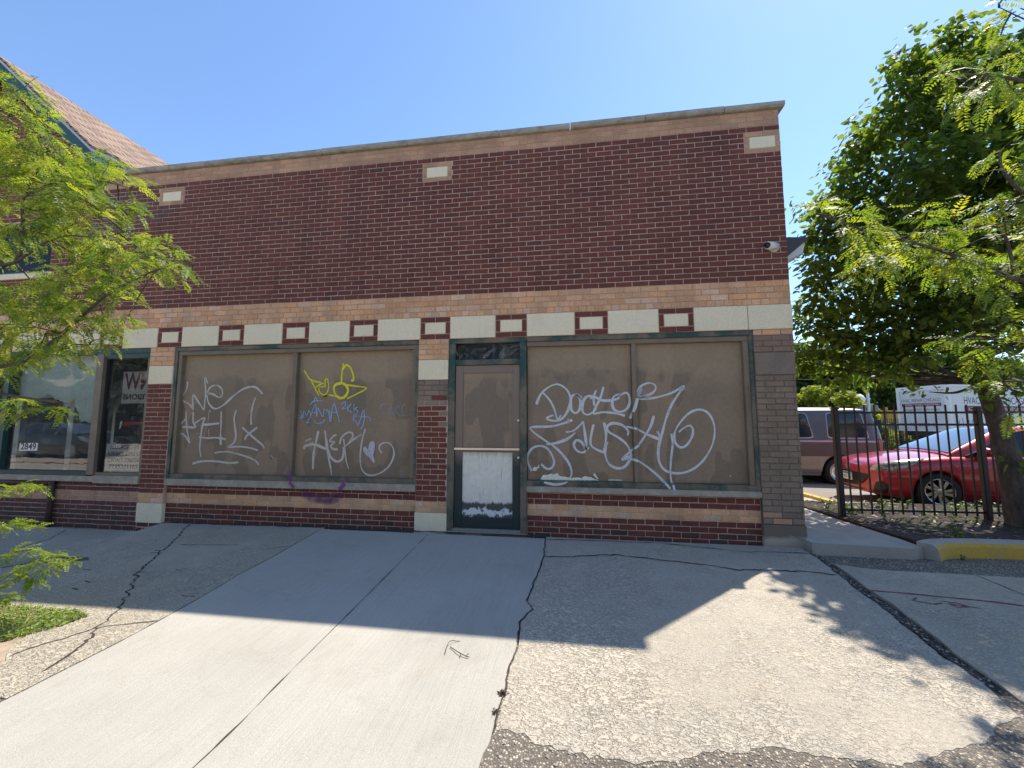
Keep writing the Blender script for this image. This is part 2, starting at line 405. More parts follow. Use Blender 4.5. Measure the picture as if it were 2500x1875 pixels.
MAT['asphalt'] = m_asphalt(); MAT['soil'] = m_soil()
MAT['crack'] = simple("crack_dirt", (0.045, 0.036, 0.028), 0.95, 0.3, 30)
MAT['leaf'] = m_leaf("locust_leaf", 0.5, 0.48, 0.3); MAT['linden'] = m_leaf("linden_leaf", 0.52, 0.5, 0.28); MAT['weed'] = m_leaf("weed_leaf", 0.4)
MAT['far_leaf'] = m_leaf("far_leaf", 0.4, 0.6, 0.25)
MAT['bark'] = m_bark("grey_brown_bark", (0.05, 0.042, 0.036), (0.13, 0.11, 0.09)); MAT['twig'] = simple("green_twig", (0.11, 0.13, 0.04), 0.6)
MAT['shingle'] = m_shingle()
MAT['iron'] = simple("dark_bronze_iron", (0.014, 0.010, 0.009), 0.5, 0.2, 12); MAT['black'] = simple("black_plastic", (0.012, 0.012, 0.013), 0.4, 0.1)
MAT['rust'] = simple("rusty_pipe_paint", (0.07, 0.028, 0.02), 0.7, 0.4, 14, 0, 0.3)
MAT['yellow'] = m_paint("worn_yellow_curb_paint", (0.52, 0.32, 0.035), (0.42, 0.30, 0.10), 7, 0.5, 0.75, 0.7)
MAT['white'] = simple("white_paint", (0.72, 0.72, 0.70), 0.45, 0.05, 3); MAT['chrome'] = simple("bright_metal", (0.62, 0.62, 0.60), 0.28, 0.1, 20, 1.0)
MAT['rubber'] = simple("tyre_rubber", (0.022, 0.021, 0.021), 0.8, 0.2, 30)
GRAF="""L 0.024 -6655,1729 -6640,1709 -6655,1608 -6713,1523 -6748,1482 -6684,1447 -6594,1405 -6540,1361 -6510,1314
L 0.024 -6530,1544 -6536,1465 -6511,1323
L 0.024 -6521,1544 -6477,1483 -6406,1398 -6334,1310
L 0.024 -6334,1310 -6331,1426 -6328,1577 -6356,1785 -6307,1705
L 0.024 -6341,1548 -6230,1553 -6099,1499 -6048,1551 -6077,1630 -6155,1673 -6249,1651 -6296,1576 -6293,1482 -6250,1397 -6170,1337 -6087,1350 -5987,1414 -5869,1516 -5749,1599 -5628,1640 -5514,1633 -5405,1540
L 0.024 -6628,1305 -6619,1201 -6596,1070 -6563,940 -6529,838
L 0.024 -6708,1111 -6658,1154 -6629,1192
L 0.024 -6728,967 -6663,973 -6594,921 -6529,838
L 0.024 -6508,1291 -6495,1145 -6457,1070 -6564,1070 -6672,1074
L 0.024 -6462,1126 -6391,1173 -6312,1201 -6334,1127 -6347,1034 -6356,885 -6356,756 -6325,647
L 0.024 -6321,1104 -6195,1112 -6069,1127
L 0.024 -6051,1294 -6038,1127 -6034,943 -6018,815
L 0.024 -6381,926 -6242,914 -6095,920 -5937,898
L 0.024 -5808,1311 -5835,1201 -5811,1072 -5789,944 -5819,844 -5897,788 -5733,799 -5568,783 -5423,748
L 0.024 -5515,1494 -5556,1347 -5566,1201 -5554,1106
L 0.024 -5695,1069 -5582,982 -5432,874 -5358,821 -5329,776
L 0.024 -5455,1069 -5543,1009 -5620,945 -5641,891
L 0.024 -6109,704 -6016,720 -5871,721 -5704,687 -5558,648 -5454,604 -5400,548
L 0.024 -6455,549 -6320,583 -6152,590 -6006,582 -5860,566 -5717,579
L 0.01 -6231,1043 -6221,920
L 0.01 -5229,688 -5176,644
L 0.01 -6252,1164 -6243,1313 -6218,1276
Y 0.017 -4780,1868 -4715,1779 -4652,1705 -4587,1595 -4534,1513
Y 0.017 -4704,1751 -4623,1714 -4513,1685 -4579,1631 -4608,1614
Y 0.017 -4560,1627 -4482,1634 -4443,1639 -4464,1675 -4518,1667 -4539,1613 -4517,1549 -4457,1522 -4410,1557 -4395,1647 -4418,1738 -4451,1727 -4440,1666
Y 0.017 -4389,1521 -4474,1486 -4398,1512 -4301,1502 -4212,1452
Y 0.017 -4186,1960 -4200,1843 -4203,1699 -4154,1662 -4019,1639 -3837,1605 -3958,1535 -4116,1462
Y 0.026 -4201,1861 -4146,1929 -4077,1886 -4034,1786 -4032,1718 -4064,1718
Y 0.026 -4193,1681 -4279,1664 -4315,1610 -4282,1520 -4203,1473 -4137,1501 -4102,1572 -4134,1644 -4193,1681
B 0.0085 -4808,1308 -4775,1245 -4802,1191 -4745,1227
B 0.0085 -4753,1200 -4749,1299 -4706,1236 -4670,1307 -4646,1218 -4701,1137 -4652,1141
B 0.0085 -4646,1209 -4613,1325 -4576,1379 -4555,1227
B 0.0085 -4629,1271 -4542,1280
B 0.0085 -4549,1218 -4545,1343 -4461,1218 -4448,1342
B 0.0085 -4447,1325 -4377,1271 -4348,1147 -4333,1253 -4408,1324
B 0.0085 -4344,1200 -4305,1395 -4252,1271 -4207,1138
B 0.0085 -4367,1267 -4229,1285
B 0.0085 -4664,1376 -4618,1429 -4550,1442 -4472,1436
B 0.0085 -4604,1415 -4578,1483 -4549,1415
B 0.0085 -4591,1164 -4544,1129 -4476,1129 -4421,1182
B 0.0085 -4512,1155 -4504,1102
B 0.0085 -4487,1155 -4478,1079
B 0.0085 -4190,1386 -4143,1421 -4132,1376 -4177,1323 -4111,1337
B 0.0085 -4103,1376 -4095,1270
B 0.0085 -4047,1394 -4093,1323 -4028,1270
B 0.0085 -4009,1394 -4000,1270
B 0.0085 -3950,1349 -3987,1323 -3944,1287 -3993,1240
B 0.0085 -4008,1147 -4006,1235 -3964,1226 -4001,1199 -3951,1129 -3937,1103 -3906,1182 -3864,1305 -3847,1199 -3862,1103 -3892,1051
B 0.0085 -3917,1213 -3795,1213 -3759,1161
F 0.0075 -3640,1313 -3605,1374 -3555,1394
F 0.0075 -3558,1373 -3605,1217
F 0.0075 -3517,1230 -3474,1356 -3439,1225
F 0.0075 -3499,1269 -3422,1277
F 0.0075 -3429,1373 -3412,1234
F 0.0075 -3343,1372 -3414,1294 -3329,1225
F 0.0075 -3274,1389 -3318,1334 -3306,1234 -3261,1242
F 0.0075 -3208,1320 -3176,1285 -3206,1230
L 0.028 -4519,1022 -4542,898 -4575,704 -4574,503
L 0.028 -4423,1031 -4397,899 -4360,707 -4312,517
L 0.028 -4707,883 -4621,915
L 0.028 -4694,826 -4589,863
L 0.028 -4720,773 -4703,818 -4558,836 -4460,802 -4382,777
L 0.028 -4248,971 -4304,944 -4339,882 -4272,874 -4323,821 -4286,778 -4220,778
L 0.028 -4363,777 -4320,673 -4231,613 -4157,640 -4132,727 -4136,805
L 0.02 -4312,517 -4293,431
L 0.02 -4198,845 -4170,936 -4097,998 -4021,998 -4013,937 -4077,849 -4136,805
L 0.02 -4141,919 -4116,779 -4090,624 -4048,513
L 0.02 -4126,805 -4008,899 -3879,981
L 0.02 -3830,1051 -3860,955 -3882,816 -3889,644 -3862,524 -3804,457 -3711,438 -3584,478 -3477,565 -3417,685 -3420,787 -3468,855 -3542,871 -3605,845 -3622,793 -3583,730
H 0 -3845,808 -3821,820 -3779,783 -3763,861 -3723,890 -3689,870 -3686,784 -3702,698 -3677,630 -3698,604 -3747,663 -3813,714 -3847,765
S 0.026 -1513,1371 -1485,1445 -1435,1527 -1343,1596 -1253,1625 -1171,1594 -1107,1524 -1081,1426 -1101,1328 -1159,1222 -1233,1168 -1331,1168 -1379,1193 -1347,1217 -1297,1233
S 0.026 -1440,1531 -1345,1427 -1288,1312 -1246,1181 -1203,1238
S 0.026 -1010,1499 -1067,1466 -1081,1376 -1070,1295 -1022,1259 -976,1295 -956,1376 -971,1449 -1010,1499 -939,1449
S 0.026 -779,1456 -842,1473 -898,1449 -932,1376 -933,1278 -878,1238 -806,1270 -765,1318
S 0.026 -761,1545 -795,1456 -788,1350
S 0.026 -673,1585 -699,1488 -740,1391 -801,1258 -687,1269 -546,1258 -422,1226
S 0.026 -843,1440 -779,1456 -684,1415 -558,1419 -479,1450
S 0.026 -462,1493 -541,1470 -571,1390 -553,1309 -483,1274 -405,1301 -364,1372 -362,1452 -399,1509 -494,1466
S 0.026 -267,1516 -278,1420 -312,1308 -364,1189
S 0.026 -275,1420 -263,1516 -208,1595 -118,1626 -50,1593 -59,1530 -138,1474 -262,1442 -123,1435 15,1462 153,1508 283,1581 212,1479 132,1354 66,1197 15,1024 -27,884 -42,744 -20,636 38,568 133,539 252,549 371,605 477,705 563,843 609,996 605,1134 552,1250 458,1297 338,1259 230,1150 158,1025 154,916 211,847 286,871 349,964 367,1057 332,1106 257,1072 203,1025
S 0.026 -1063,1173 -1168,1132 -1331,1092 -1561,1083 -1581,1050 -1496,977 -1365,889 -1253,809 -1141,682 -1087,572 -1088,477 -1145,413 -1273,386 -1418,407
S 0.026 -1119,1189 -1104,1129
S 0.026 -1390,869 -1284,881 -1139,931 -1025,1017
S 0.026 -1145,1022 -1057,1036 -976,1100 -927,1157
S 0.026 -1572,531 -1620,627 -1625,724 -1570,814 -1480,847 -1390,824 -1326,744 -1295,648 -1327,576 -1392,567 -1457,622
S 0.026 -930,1157 -913,1036 -897,876 -909,789 -965,772 -1028,811 -1046,875 -1010,923 -947,892 -893,813 -869,837
S 0.026 -801,1117 -826,1021 -844,893 -806,830 -681,780 -657,847 -632,910
S 0.026 -674,1141 -653,1005 -664,878 -684,780
S 0.026 -397,983 -388,1038 -456,1109 -564,1133 -636,1093 -621,1029 -506,959 -415,881 -364,771 -382,677 -453,598 -546,589 -630,642 -669,752 -668,831
S 0.026 -410,1094 -287,1062 -167,1000 -17,938
S 0.026 -76,1228 -118,1102 -182,992 -262,882 -372,787 -466,695 -389,701 -283,679 -149,588 -32,483 68,363
S 0.026 117,1009 128,885 103,700 91,516 112,349
S 0.026 -44,1040 -16,974
S 0.05 -451,700 -404,724 -374,709
S 0.05 229,1527 283,1566
S 0.05 -261,1468 -212,1563
W 0 -1466,420 -1453,462 -1437,486 -1369,492 -1336,507 -1288,502 -1256,518 -1230,482 -1144,465 -1065,459 -1017,469 -954,458 -922,485 -883,478 -844,472 -797,448 -751,435
W 0 -1563,556 -1544,588 -1514,581 -1490,613 -1478,581 -1506,562 -1518,540 -1547,535
W 0 -642,438 -634,449 -472,449 -472,441
W 0 750,521 772,524 771,514 757,514
W 0 -820,506 -804,522 -781,491 -753,452 -774,452 -797,480"""
LBLOB=[(-5.02,-2.94,3.52,0.131),(-5.28,-2.71,3.67,0.128),(-5.78,-2.5,3.71,0.174),(-4.96,-2.84,3.28,0.164),(-5.17,-2.6,3.42,0.114),(-5.84,-2.42,3.48,0.195),(-4.98,-2.75,3.09,0.183),(-5.13,-2.5,3.27,0.167),(-5.26,-2.25,3.42,0.145),(-5.3,-2.71,2.95,0.172),(-5.45,-2.46,3.04,0.204),(-4.58,-2.8,2.78,0.174),(-4.7,-2.56,2.99,0.16),(-4.82,-2.3,3.14,0.122),(-4.2,-2.68,2.84,0.074),(-5.37,-2.56,2.74,0.147),(-5.43,-2.3,2.88,0.213),(-4.57,-2.65,2.66,0.153),(-4.7,-2.41,2.91,0.117),(-4.91,-2.15,2.84,0.091),(-4.6,-2.57,2.51,0.125),(-5.16,-2.37,2.6,0.136),(-5.03,-2.84,2.51,0.087),(-4.52,-2.47,2.39,0.16),(-4.59,-2.21,2.5,0.157),(-3.91,-2.59,2.3,0.119),(-4.05,-2.34,2.41,0.072),(-5.12,-2.21,2.45,0.178),(-4.76,-2.63,2.18,0.168),(-5.34,-2.43,2.17,0.184),(-5.95,-2.24,2.26,0.181),(-4.45,-2.51,2.14,0.141),(-4.93,-2.29,2.06,0.17),(-4.16,-2.66,1.93,0.081),(-4.88,-2.48,1.91,0.16),(-5.46,-2.28,1.94,0.191),(-5.03,-2.71,1.83,0.164),(-5.38,-2.46,1.7,0.147),(-5.94,-2.26,1.75,0.16),(-4.83,-2.59,1.69,0.092),(-4.91,-2.33,1.81,0.083),(-6.04,-2.16,1.31,0.109),(-5.09,-2.52,1.22,0.069),(-5.26,-2.26,1.28,0.034),(-5.23,-2.96,3.4,0.174),(-5.71,-2.72,3.15,0.224),(-6.07,-2.45,2.77,0.209),(-5.38,-2.78,2.06,0.209),(-5.84,-2.53,1.7,0.196)]
RBLOB=[(0.36,-2.74,2.21,0.066),(0.63,-2.5,2.27,0.096),(0.93,-2.26,2.37,0.104),(0.57,-2.64,2.06,0.079),(0.64,-2.43,2.08,0.054),(1.05,-2.18,2.26,0.119),(0.9,-2.56,2.2,0.103),(1.23,-2.32,2.32,0.1),(1.25,-2.1,2.2,0.108),(1.11,-2.46,2.08,0.106),(1.45,-2.23,2.24,0.115),(1.23,-2.61,2.15,0.099),(1.32,-2.38,2.03,0.084),(1.68,-2.13,2.16,0.117),(1.36,-2.51,1.89,0.067),(1.57,-2.33,2.44,0.098),(1.66,-2.12,2.5,0.08),(1.36,-2.52,2.52,0.08),(1.66,-2.29,2.72,0.075),(1.74,-2.1,2.93,0.054),(1.03,-2.58,3.16,0.059),(1.28,-2.35,3.26,0.051),(1.13,-2.7,3.03,0.066),(1.45,-2.47,3.15,0.084),(1.77,-2.24,3.43,0.091),(1.13,-2.65,2.96,0.045),(1.48,-2.44,3.42,0.044),(1.62,-2.04,1.62,0.066),(1.37,-2.43,1.61,0.069),(1.29,-2.24,1.65,0.03),(1.54,-2.0,1.58,0.027),(1.47,-2.35,1.45,0.07),(1.59,-2.13,1.4,0.046),(1.28,-2.55,1.67,0.055),(1.43,-2.51,3.58,0.048),(1.78,-2.27,3.77,0.052),(1.36,-2.45,1.24,0.045),(0.4,-2.49,2.39,0.034),(2.0,-2.05,2.29,0.159),(1.61,-2.48,2.47,0.138),(1.86,-2.32,3.34,0.15),(2.07,-1.92,1.63,0.135),(1.74,-2.45,2.85,0.117)]
TBLOB=[(3.86,0.25,6.03,0.202),(3.7,0.43,6.07,0.263),(3.67,0.81,6.28,0.283),(4.42,0.74,5.99,0.437),(4.41,0.36,5.73,0.354),(3.78,0.58,5.63,0.429),(3.47,0.73,5.75,0.334),(3.4,0.57,5.15,0.375),(3.61,1.47,5.59,0.377),(4.08,0.77,5.23,0.491),(4.41,0.62,5.08,0.473),(3.13,1.04,5.12,0.293),(3.43,0.92,4.76,0.453),(3.17,0.02,4.17,0.427),(3.99,0.43,4.32,0.505),(4.22,0.28,4.19,0.436),(3.22,1.39,4.78,0.37),(2.9,1.19,4.3,0.358),(3.27,1.05,4.19,0.461),(3.23,0.38,3.77,0.455),(4.13,0.8,3.87,0.536),(4.33,0.54,3.72,0.455),(2.72,1.29,3.99,0.304),(3.09,1.57,3.78,0.439),(3.09,0.8,3.38,0.491),(3.55,0.68,3.24,0.526),(3.77,0.32,3.03,0.485),(4.65,0.84,3.19,0.42),(2.47,1.11,3.37,0.235),(2.77,1.49,3.06,0.37),(3.46,1.8,3.06,0.51),(3.32,0.79,2.7,0.482),(3.76,0.67,2.59,0.515),(4.54,0.98,2.65,0.482),(2.52,1.4,2.54,0.304),(2.8,1.26,2.38,0.411),(3.17,1.12,2.28,0.453),(3.47,0.87,2.17,0.375),(3.71,0.59,2.23,0.278),(3.95,0.44,2.02,0.291),(2.45,1.54,2.07,0.247),(2.69,1.39,1.92,0.269),(3.3,1.68,1.92,0.247),(3.31,1.07,1.96,0.195),(3.22,0.45,1.95,0.124),(4.25,0.61,1.79,0.247),(3.58,0.11,1.74,0.118)]
LBR=[[(-6.64,-2.63,1.57),(-5.97,-2.53,1.55),(-5.42,-2.46,1.62),(-5.03,-2.43,1.89),(-4.73,-2.41,2.15),(-4.34,-2.37,2.35),(-4.05,-2.34,2.41)],[(-6.64,-2.66,1.89),(-6.05,-2.63,2.41),(-5.45,-2.54,2.41),(-5.37,-2.58,2.93),(-5.2,-2.58,3.26),(-5.17,-2.6,3.45)],[(-5.37,-2.58,2.93),(-5.07,-2.55,3.06),(-4.78,-2.5,3.06),(-4.53,-2.46,3.0)],[(-5.95,-2.66,2.87),(-5.56,-2.64,3.26),(-5.42,-2.66,3.68)],[(-5.42,-2.46,1.62),(-5.19,-2.43,1.7),(-4.83,-2.39,1.76)],[(-5.45,-2.54,2.41),(-5.11,-2.51,2.61),(-4.76,-2.46,2.61),(-4.53,-2.43,2.67)],[(-6.06,-2.54,1.47),(-5.58,-2.46,1.37),(-5.27,-2.41,1.32),(-5.05,-2.37,1.29)]]
RBR=[[(2.22,-2.19,1.95),(1.85,-2.24,1.98),(1.56,-2.29,2.0),(1.32,-2.33,2.1),(1.03,-2.38,2.2),(0.72,-2.44,2.27),(0.4,-2.49,2.39)],[(2.22,-2.2,2.08),(1.76,-2.3,2.39),(1.52,-2.35,2.61),(1.48,-2.37,2.76)],[(2.23,-2.28,2.93),(1.77,-2.37,3.12),(1.51,-2.41,3.2),(1.14,-2.47,3.22)],[(2.21,-2.14,1.47),(1.75,-2.22,1.61),(1.53,-2.26,1.64),(1.24,-2.3,1.64)],[(1.56,-2.29,2.0),(1.47,-2.33,2.3),(1.18,-2.37,2.29)],[(2.21,-2.13,1.32),(1.75,-2.2,1.37),(1.58,-2.23,1.39),(1.48,-2.24,1.39)],[(2.24,-2.34,3.56),(1.78,-2.4,3.51),(1.49,-2.45,3.62)]]
SHOOT=[[(-5.35,-2.65,0.53),(-5.17,-2.63,0.63),(-4.99,-2.61,0.7),(-4.9,-2.6,0.66)],[(-5.35,-2.63,0.38),(-5.17,-2.61,0.39),(-5.04,-2.59,0.42),(-4.92,-2.57,0.38)],[(-5.41,-2.61,-0.0),(-5.17,-2.59,0.17),(-5.0,-2.57,0.22),(-4.79,-2.54,0.19),(-4.69,-2.51,0.13)],[(-5.35,-2.59,-0.12),(-5.09,-2.57,0.05),(-4.9,-2.55,0.16),(-4.82,-2.53,0.08)],[(-5.44,-2.59,-0.24),(-5.18,-2.57,-0.06),(-5.0,-2.55,0.05),(-4.94,-2.54,-0.0)],[(-5.47,-2.59,-0.3),(-5.24,-2.57,-0.15),(-5.12,-2.55,-0.12)]]

# ------------------------------------------------------------------ ground shape
def sstep(a, b, x):
    t = max(0.0, min(1.0, (x-a)/(b-a))) if a != b else float(x > b)
    return t*t*(3-2*t)
def H(x, y):
    """height of the pavement in front of the shop"""
    h = -0.225 + 0.02*max(-6.0, min(y, 0.0)) - 0.012*max(0.0, min(3.0, -4.2-x))
    edge = -6.78 + 0.16*max(0, -y)
    w = 0.10 + 0.28*max(0.0, -y)
    dip = 1.0 - sstep(edge-w, edge+w*0.3, x)
    return h - 0.125*dip*(1.0-sstep(-0.9, -2.3, y))
def HB(x, y):
    """base ground everywhere"""
    if y <= -0.05: return H(x, y) - (0.0025 if y < -2.3 else 0.016) - 0.10*sstep(-5.0, -6.0, x)*sstep(-2.6, -2.2, y)
    if x < 2.3: return -0.30 if x > -4 else -0.62
    return -0.24 - 0.21*sstep(0.5, 2.4, y) - 0.06*sstep(3, 9, y) - 0.012

def grid(name, xs, ys, hf, mat):
    mb = MB(); mb.smooth = True
    idx = [[mb.vert((x, y, hf(x, y))) for x in xs] for y in ys]
    for j in range(len(ys)-1):
        for i in range(len(xs)-1): mb.face((idx[j][i], idx[j][i+1], idx[j+1][i+1], idx[j+1][i]))
    return mb.build(name, mat)

def frange(a, b, s):
    n = max(1, int(round((b-a)/s))); return [a+(b-a)*i/n for i in range(n+1)]
def pinside(p, poly):
    x, y = p; c = False; n = len(poly)
    for i in range(n):
        x1, y1 = poly[i]; x2, y2 = poly[(i+1) % n]
        if (y1 > y) != (y2 > y) and x < (x2-x1)*(y-y1)/(y2-y1)+x1: c = not c
    return c
def ragged(pts, amp, step=0.04, seed=0, freq=9.0):
    out = []
    for i in range(len(pts)-1):
        a = Vector((*pts[i], 0)); b = Vector((*pts[i+1], 0)); n = max(1, int((b-a).length/step)); d = (b-a).normalized(); nn = Vector((-d.y, d.x, 0))
        for k in range(n):
            p = a.lerp(b, k/n); o = amp*(noise.noise(Vector((p.x*freq+seed*7.3, p.y*freq, seed)))+0.6*noise.noise(Vector((p.x*freq*3.1, p.y*freq*3.1, seed+5))))
            q = p + nn*(o if k else 0); out.append((q.x, q.y))
    out.append(tuple(pts[-1])); return out
def sheet(name, poly, dz, mat, step=0.35, hf=H, parent=None, edge=0.03):
    """a slab with a thin edge, following the ground"""
    dense = []
    for i in range(len(poly)):
        a = Vector(poly[i]); b = Vector(poly[(i+1) % len(poly)]); k = max(1, min(80, int((b-a).length/step)))
        dense += [tuple(a.lerp(b, j/k)) for j in range(k)]
    poly = dense
    xs = [p[0] for p in poly]; ys = [p[1] for p in poly]
    pts = [Vector(p) for p in poly]; n = len(pts)
    edges = [(i, (i+1) % n) for i in range(n)]
    for x in frange(min(xs), max(xs), step)[1:-1]:
        for y in frange(min(ys), max(ys), step)[1:-1]:
            if pinside((x, y), poly): pts.append(Vector((x, y)))
    vo, eo, fo, *_ = delaunay_2d_cdt(pts, edges, [], 1, 1e-5)
    mb = MB()
    ids = [mb.vert((v.x, v.y, hf(v.x, v.y)+dz)) for v in vo]
    for f in fo: mb.face([ids[i] for i in f])
    for i in range(n):
        (x1, y1), (x2, y2) = poly[i], poly[(i+1) % n]
        mb.poly([(x1, y1, hf(x1, y1)+dz), (x2, y2, hf(x2, y2)+dz), (x2, y2, hf(x2, y2)+dz-edge), (x1, y1, hf(x1, y1)+dz-edge)])
    o = mb.build(name, mat, parent, fix=True)
    if not parent: o['kind'] = 'structure'
    return o
def crack(pts, w, parent, mat='crack', dz=0.0048, seed=1, amp=0.018, name='crack', hf=H, wvar=0.7):
    P = ragged(pts, amp, 0.025, seed, 11)
    mb = MB(); L = []; Rr = []
    for i, p in enumerate(P):
        a = Vector(P[max(0, i-1)]); b = Vector(P[min(len(P)-1, i+1)]); d = (b-a).normalized(); nn = Vector((-d.y, d.x))
        ww = w*(1+wvar*(noise.noise(Vector((p[0]*6, p[1]*6, seed)))*1.2 + 0.5*noise.noise(Vector((p[0]*31, p[1]*31, seed)))))*0.5
        ww = max(ww, w*0.06)
        if i in (0, len(P)-1): ww *= 0.4
        l = Vector(p)+nn*ww; r = Vector(p)-nn*ww
        L.append(mb.vert((l.x, l.y, hf(l.x, l.y)+dz))); Rr.append(mb.vert((r.x, r.y, hf(r.x, r.y)+dz)))
    for i in range(len(P)-1): mb.face((L[i], Rr[i], Rr[i+1], L[i+1]))
    return mb.build(name, MAT[mat], parent)

bx = [-400, -150, -60, -25, -14] + frange(-10, 8, 0.25) + [11, 15, 22, 35, 60, 150, 400]
by = [-400, -150, -60, -25, -12] + frange(-8, 12, 0.25) + [15, 20, 30, 60, 150, 400]
tag(grid("ground", bx, by, HB, MAT['gravel']), kind='structure')

slab_r = [(-1.40,-0.13),(-1.38,-0.73),(-1.41,-1.18),(-1.43,-1.51),(-1.45,-1.74),(-1.39,-1.86),(-1.46,-2.05),(-1.44,-2.36),(-1.46,-2.56),(-1.45,-2.82),(-1.46,-2.96),(-1.46,-3.06),(-1.48,-3.25),(-1.5,-5.2)]
slab_l = [(-4.27,-0.13),(-4.15,-1.07),(-4.12,-1.59),(-4.08,-1.81),(-4.03,-2.2),(-4.01,-2.39),(-3.99,-2.7),(-3.99,-3.23),(-3.97,-5.2)]
MAT['conc_verge'] = simple('verge_concrete', (0.60, 0.53, 0.42), .9, .12, 2)
tag(grid("road", [-120, -40, -10, 10, 40, 120], [-17.5, -12, -7.2], lambda x, y: -0.36, simple("pale_street_surface", (0.60, 0.50, 0.37), 0.9, 0.15, 1.5)), kind='structure')
sheet("verge", [(-60,-7.1),(40,-7.1),(40,-4.9),(-60,-4.9)], 0.004, MAT['conc_verge'], 4.0)
sheet("verge", [(-60,-21),(40,-21),(40,-17.6),(-60,-17.6)], 0.01, MAT['conc_walk'], 4.0)
new = sheet("sidewalk_slab", ragged(slab_r, 0.012, 0.05, 3) + slab_l[::-1], 0.004, MAT['conc_new'])
crack([(-2.83,-0.15),(-2.71,-2.36),(-2.68,-2.91),(-2.66,-3.16),(-2.62,-5.2)], 0.006, new, dz=0.0055, amp=0.002, name='joint', wvar=1.3)
crack([(x-0.004, y) for x, y in slab_l[:-1]], 0.007, new, dz=0.0055, amp=0.006, name='joint', seed=4)
left_poly = [(-4.275,-0.05)] + [(x-0.008, y) for x, y in slab_l[:7]] + ragged([(-3.998,-2.72),(-4.0,-3.2),(-4.25,-3.12),(-4.62,-2.82),(-4.75,-2.62),(-4.85,-2.42),(-5.3,-2.36),(-7,-2.3),(-13,-2.2)], 0.03, 0.06, 2)[0:] + [(-13,-0.05)]
sheet("bare_soil", ragged([(-13,-2.15),(-4.8,-2.25),(-4.3,-2.6),(-4.05,-3.1),(-4.0,-3.6),(-4.6,-4.2),(-13,-4.2)], 0.03, 0.1, 30), -0.001, simple("dry_brown_soil", (0.34, 0.265, 0.19), 0.95, 0.35, 14, 0, 0.6, 70), 0.2, edge=0.005)
old_l = sheet("sidewalk", left_poly, 0.003, MAT['conc_grey'], 0.16)
crack([(-6.26,-0.08),(-6.1,-0.3),(-5.75,-0.74),(-5.54,-1.08),(-5.15,-1.62),(-4.79,-1.99),(-4.55,-2.24),(-4.44,-2.39),(-4.37,-2.51),(-4.39,-2.63),(-4.45,-2.74),(-4.5,-2.9)], 0.015, old_l, seed=6, amp=0.04)
crack([(-4.36,-2.55),(-4.25,-2.64),(-4.16,-2.8),(-4.1,-3.0)], 0.018, old_l, seed=8, amp=0.03)
crack([(-4.02,-2.41),(-4.15,-2.46),(-4.24,-2.5),(-4.36,-2.56)], 0.012, old_l, seed=9)
crack([(-6.7,-0.62),(-6.68,-0.89),(-6.66,-1.12),(-6.55,-1.35),(-6.45,-1.5)], 0.012, old_l, seed=10)
crack([(-8.2,-0.12),(-7.9,-0.5),(-7.8,-0.9)], 0.014, old_l, seed=11)
for k in range(9):
    x = random.uniform(-6, -4.2); y = random.uniform(-2.1, -0.6)
    crack([(x, y), (x+random.uniform(.04, .16), y+random.uniform(-.03, .04))], random.uniform(.007, .016), old_l, seed=20+k, name='chip', amp=0.01)
sheet("patch_stain", ragged([(-6.9,-1.5),(-6.6,-1.34),(-6.1,-1.35),(-6.0,-1.42),(-6.4,-1.56),(-6.9,-1.62)], 0.02, 0.05, 5), 0.0045, simple("damp_stain", (0.09, 0.085, 0.08), 0.8, 0.3, 20), 0.2, parent=old_l, edge=0.001)
edge_r = [(1.40,-0.22),(1.36,-0.56),(1.32,-0.8),(1.26,-1.16),(1.25,-1.39),(1.20,-1.67),(1.16,-1.92),(1.12,-2.12),(1.14,-2.22),(1.13,-2.33),(1.10,-2.45),(1.06,-2.60)]
grav = [(1.06,-2.60),(0.93,-2.66),(0.79,-2.76),(0.61,-2.85),(0.41,-2.93),(0.27,-2.99),(0.07,-2.98),(-0.18,-2.96),(-0.28,-2.98),(-0.49,-3.03),(-0.65,-3.10),(-0.86,-3.13),(-1.02,-3.14),(-1.19,-3.09),(-1.35,-3.05),(-1.455,-3.05)]
right_poly = [(1.40,-0.05)] + ragged(edge_r, 0.016, 0.04, 12) + ragged(grav, 0.035, 0.03, 13)[1:] + [(x+0.012, y) for x, y in ragged(slab_r[:12], 0.012, 0.05, 3)[::-1][1:]] + [(-1.39,-0.05)]
old_r = sheet("sidewalk", right_poly, 0.0, MAT['conc_old'], 0.2)
crack([(x+0.004, y) for x, y in slab_r[:12]], 0.008, old_r, dz=0.0056, seed=14, amp=0.012, name='joint')
crack([(-1.38,-0.73),(-1.1,-0.70),(-0.91,-0.64),(-0.65,-0.57),(-0.29,-0.64),(0.13,-0.73),(0.44,-0.83),(0.80,-0.79),(1.04,-0.78),(1.30,-0.84)], 0.016, old_r, seed=15, amp=0.03)
crack([(-1.38,-0.16),(-0.88,-0.12),(-0.1,-0.11),(0.42,-0.22),(0.71,-0.29),(1.1,-0.25),(1.4,-0.25)], 0.012, old_r, seed=16, amp=0.02)
crack([(-4.2,-0.06),(-2.7,-0.055),(-1.4,-0.06)], 0.06, old_r, mat='crack', seed=17, amp=0.02, dz=0.0065, name='joint')
crack([(-7.1,-0.04),(-5.6,-0.045),(-4.2,-0.05)], 0.04, old_l, seed=18, amp=0.02, dz=0.0048, name='joint')
fr = [(1.44,-0.55),(1.62,-0.63),(1.86,-0.67),(2.24,-0.67),(2.9,-0.69),(9.5,-0.74),(9.5,-3.2),(1.6,-3.05),(1.28,-2.75)] + ragged([(1.17,-2.58),(1.20,-2.3),(1.22,-2.1),(1.27,-1.9),(1.31,-1.65),(1.36,-1.38),(1.36,-1.16),(1.42,-0.8),(1.44,-0.55)], 0.012, 0.05, 19)[:-1]
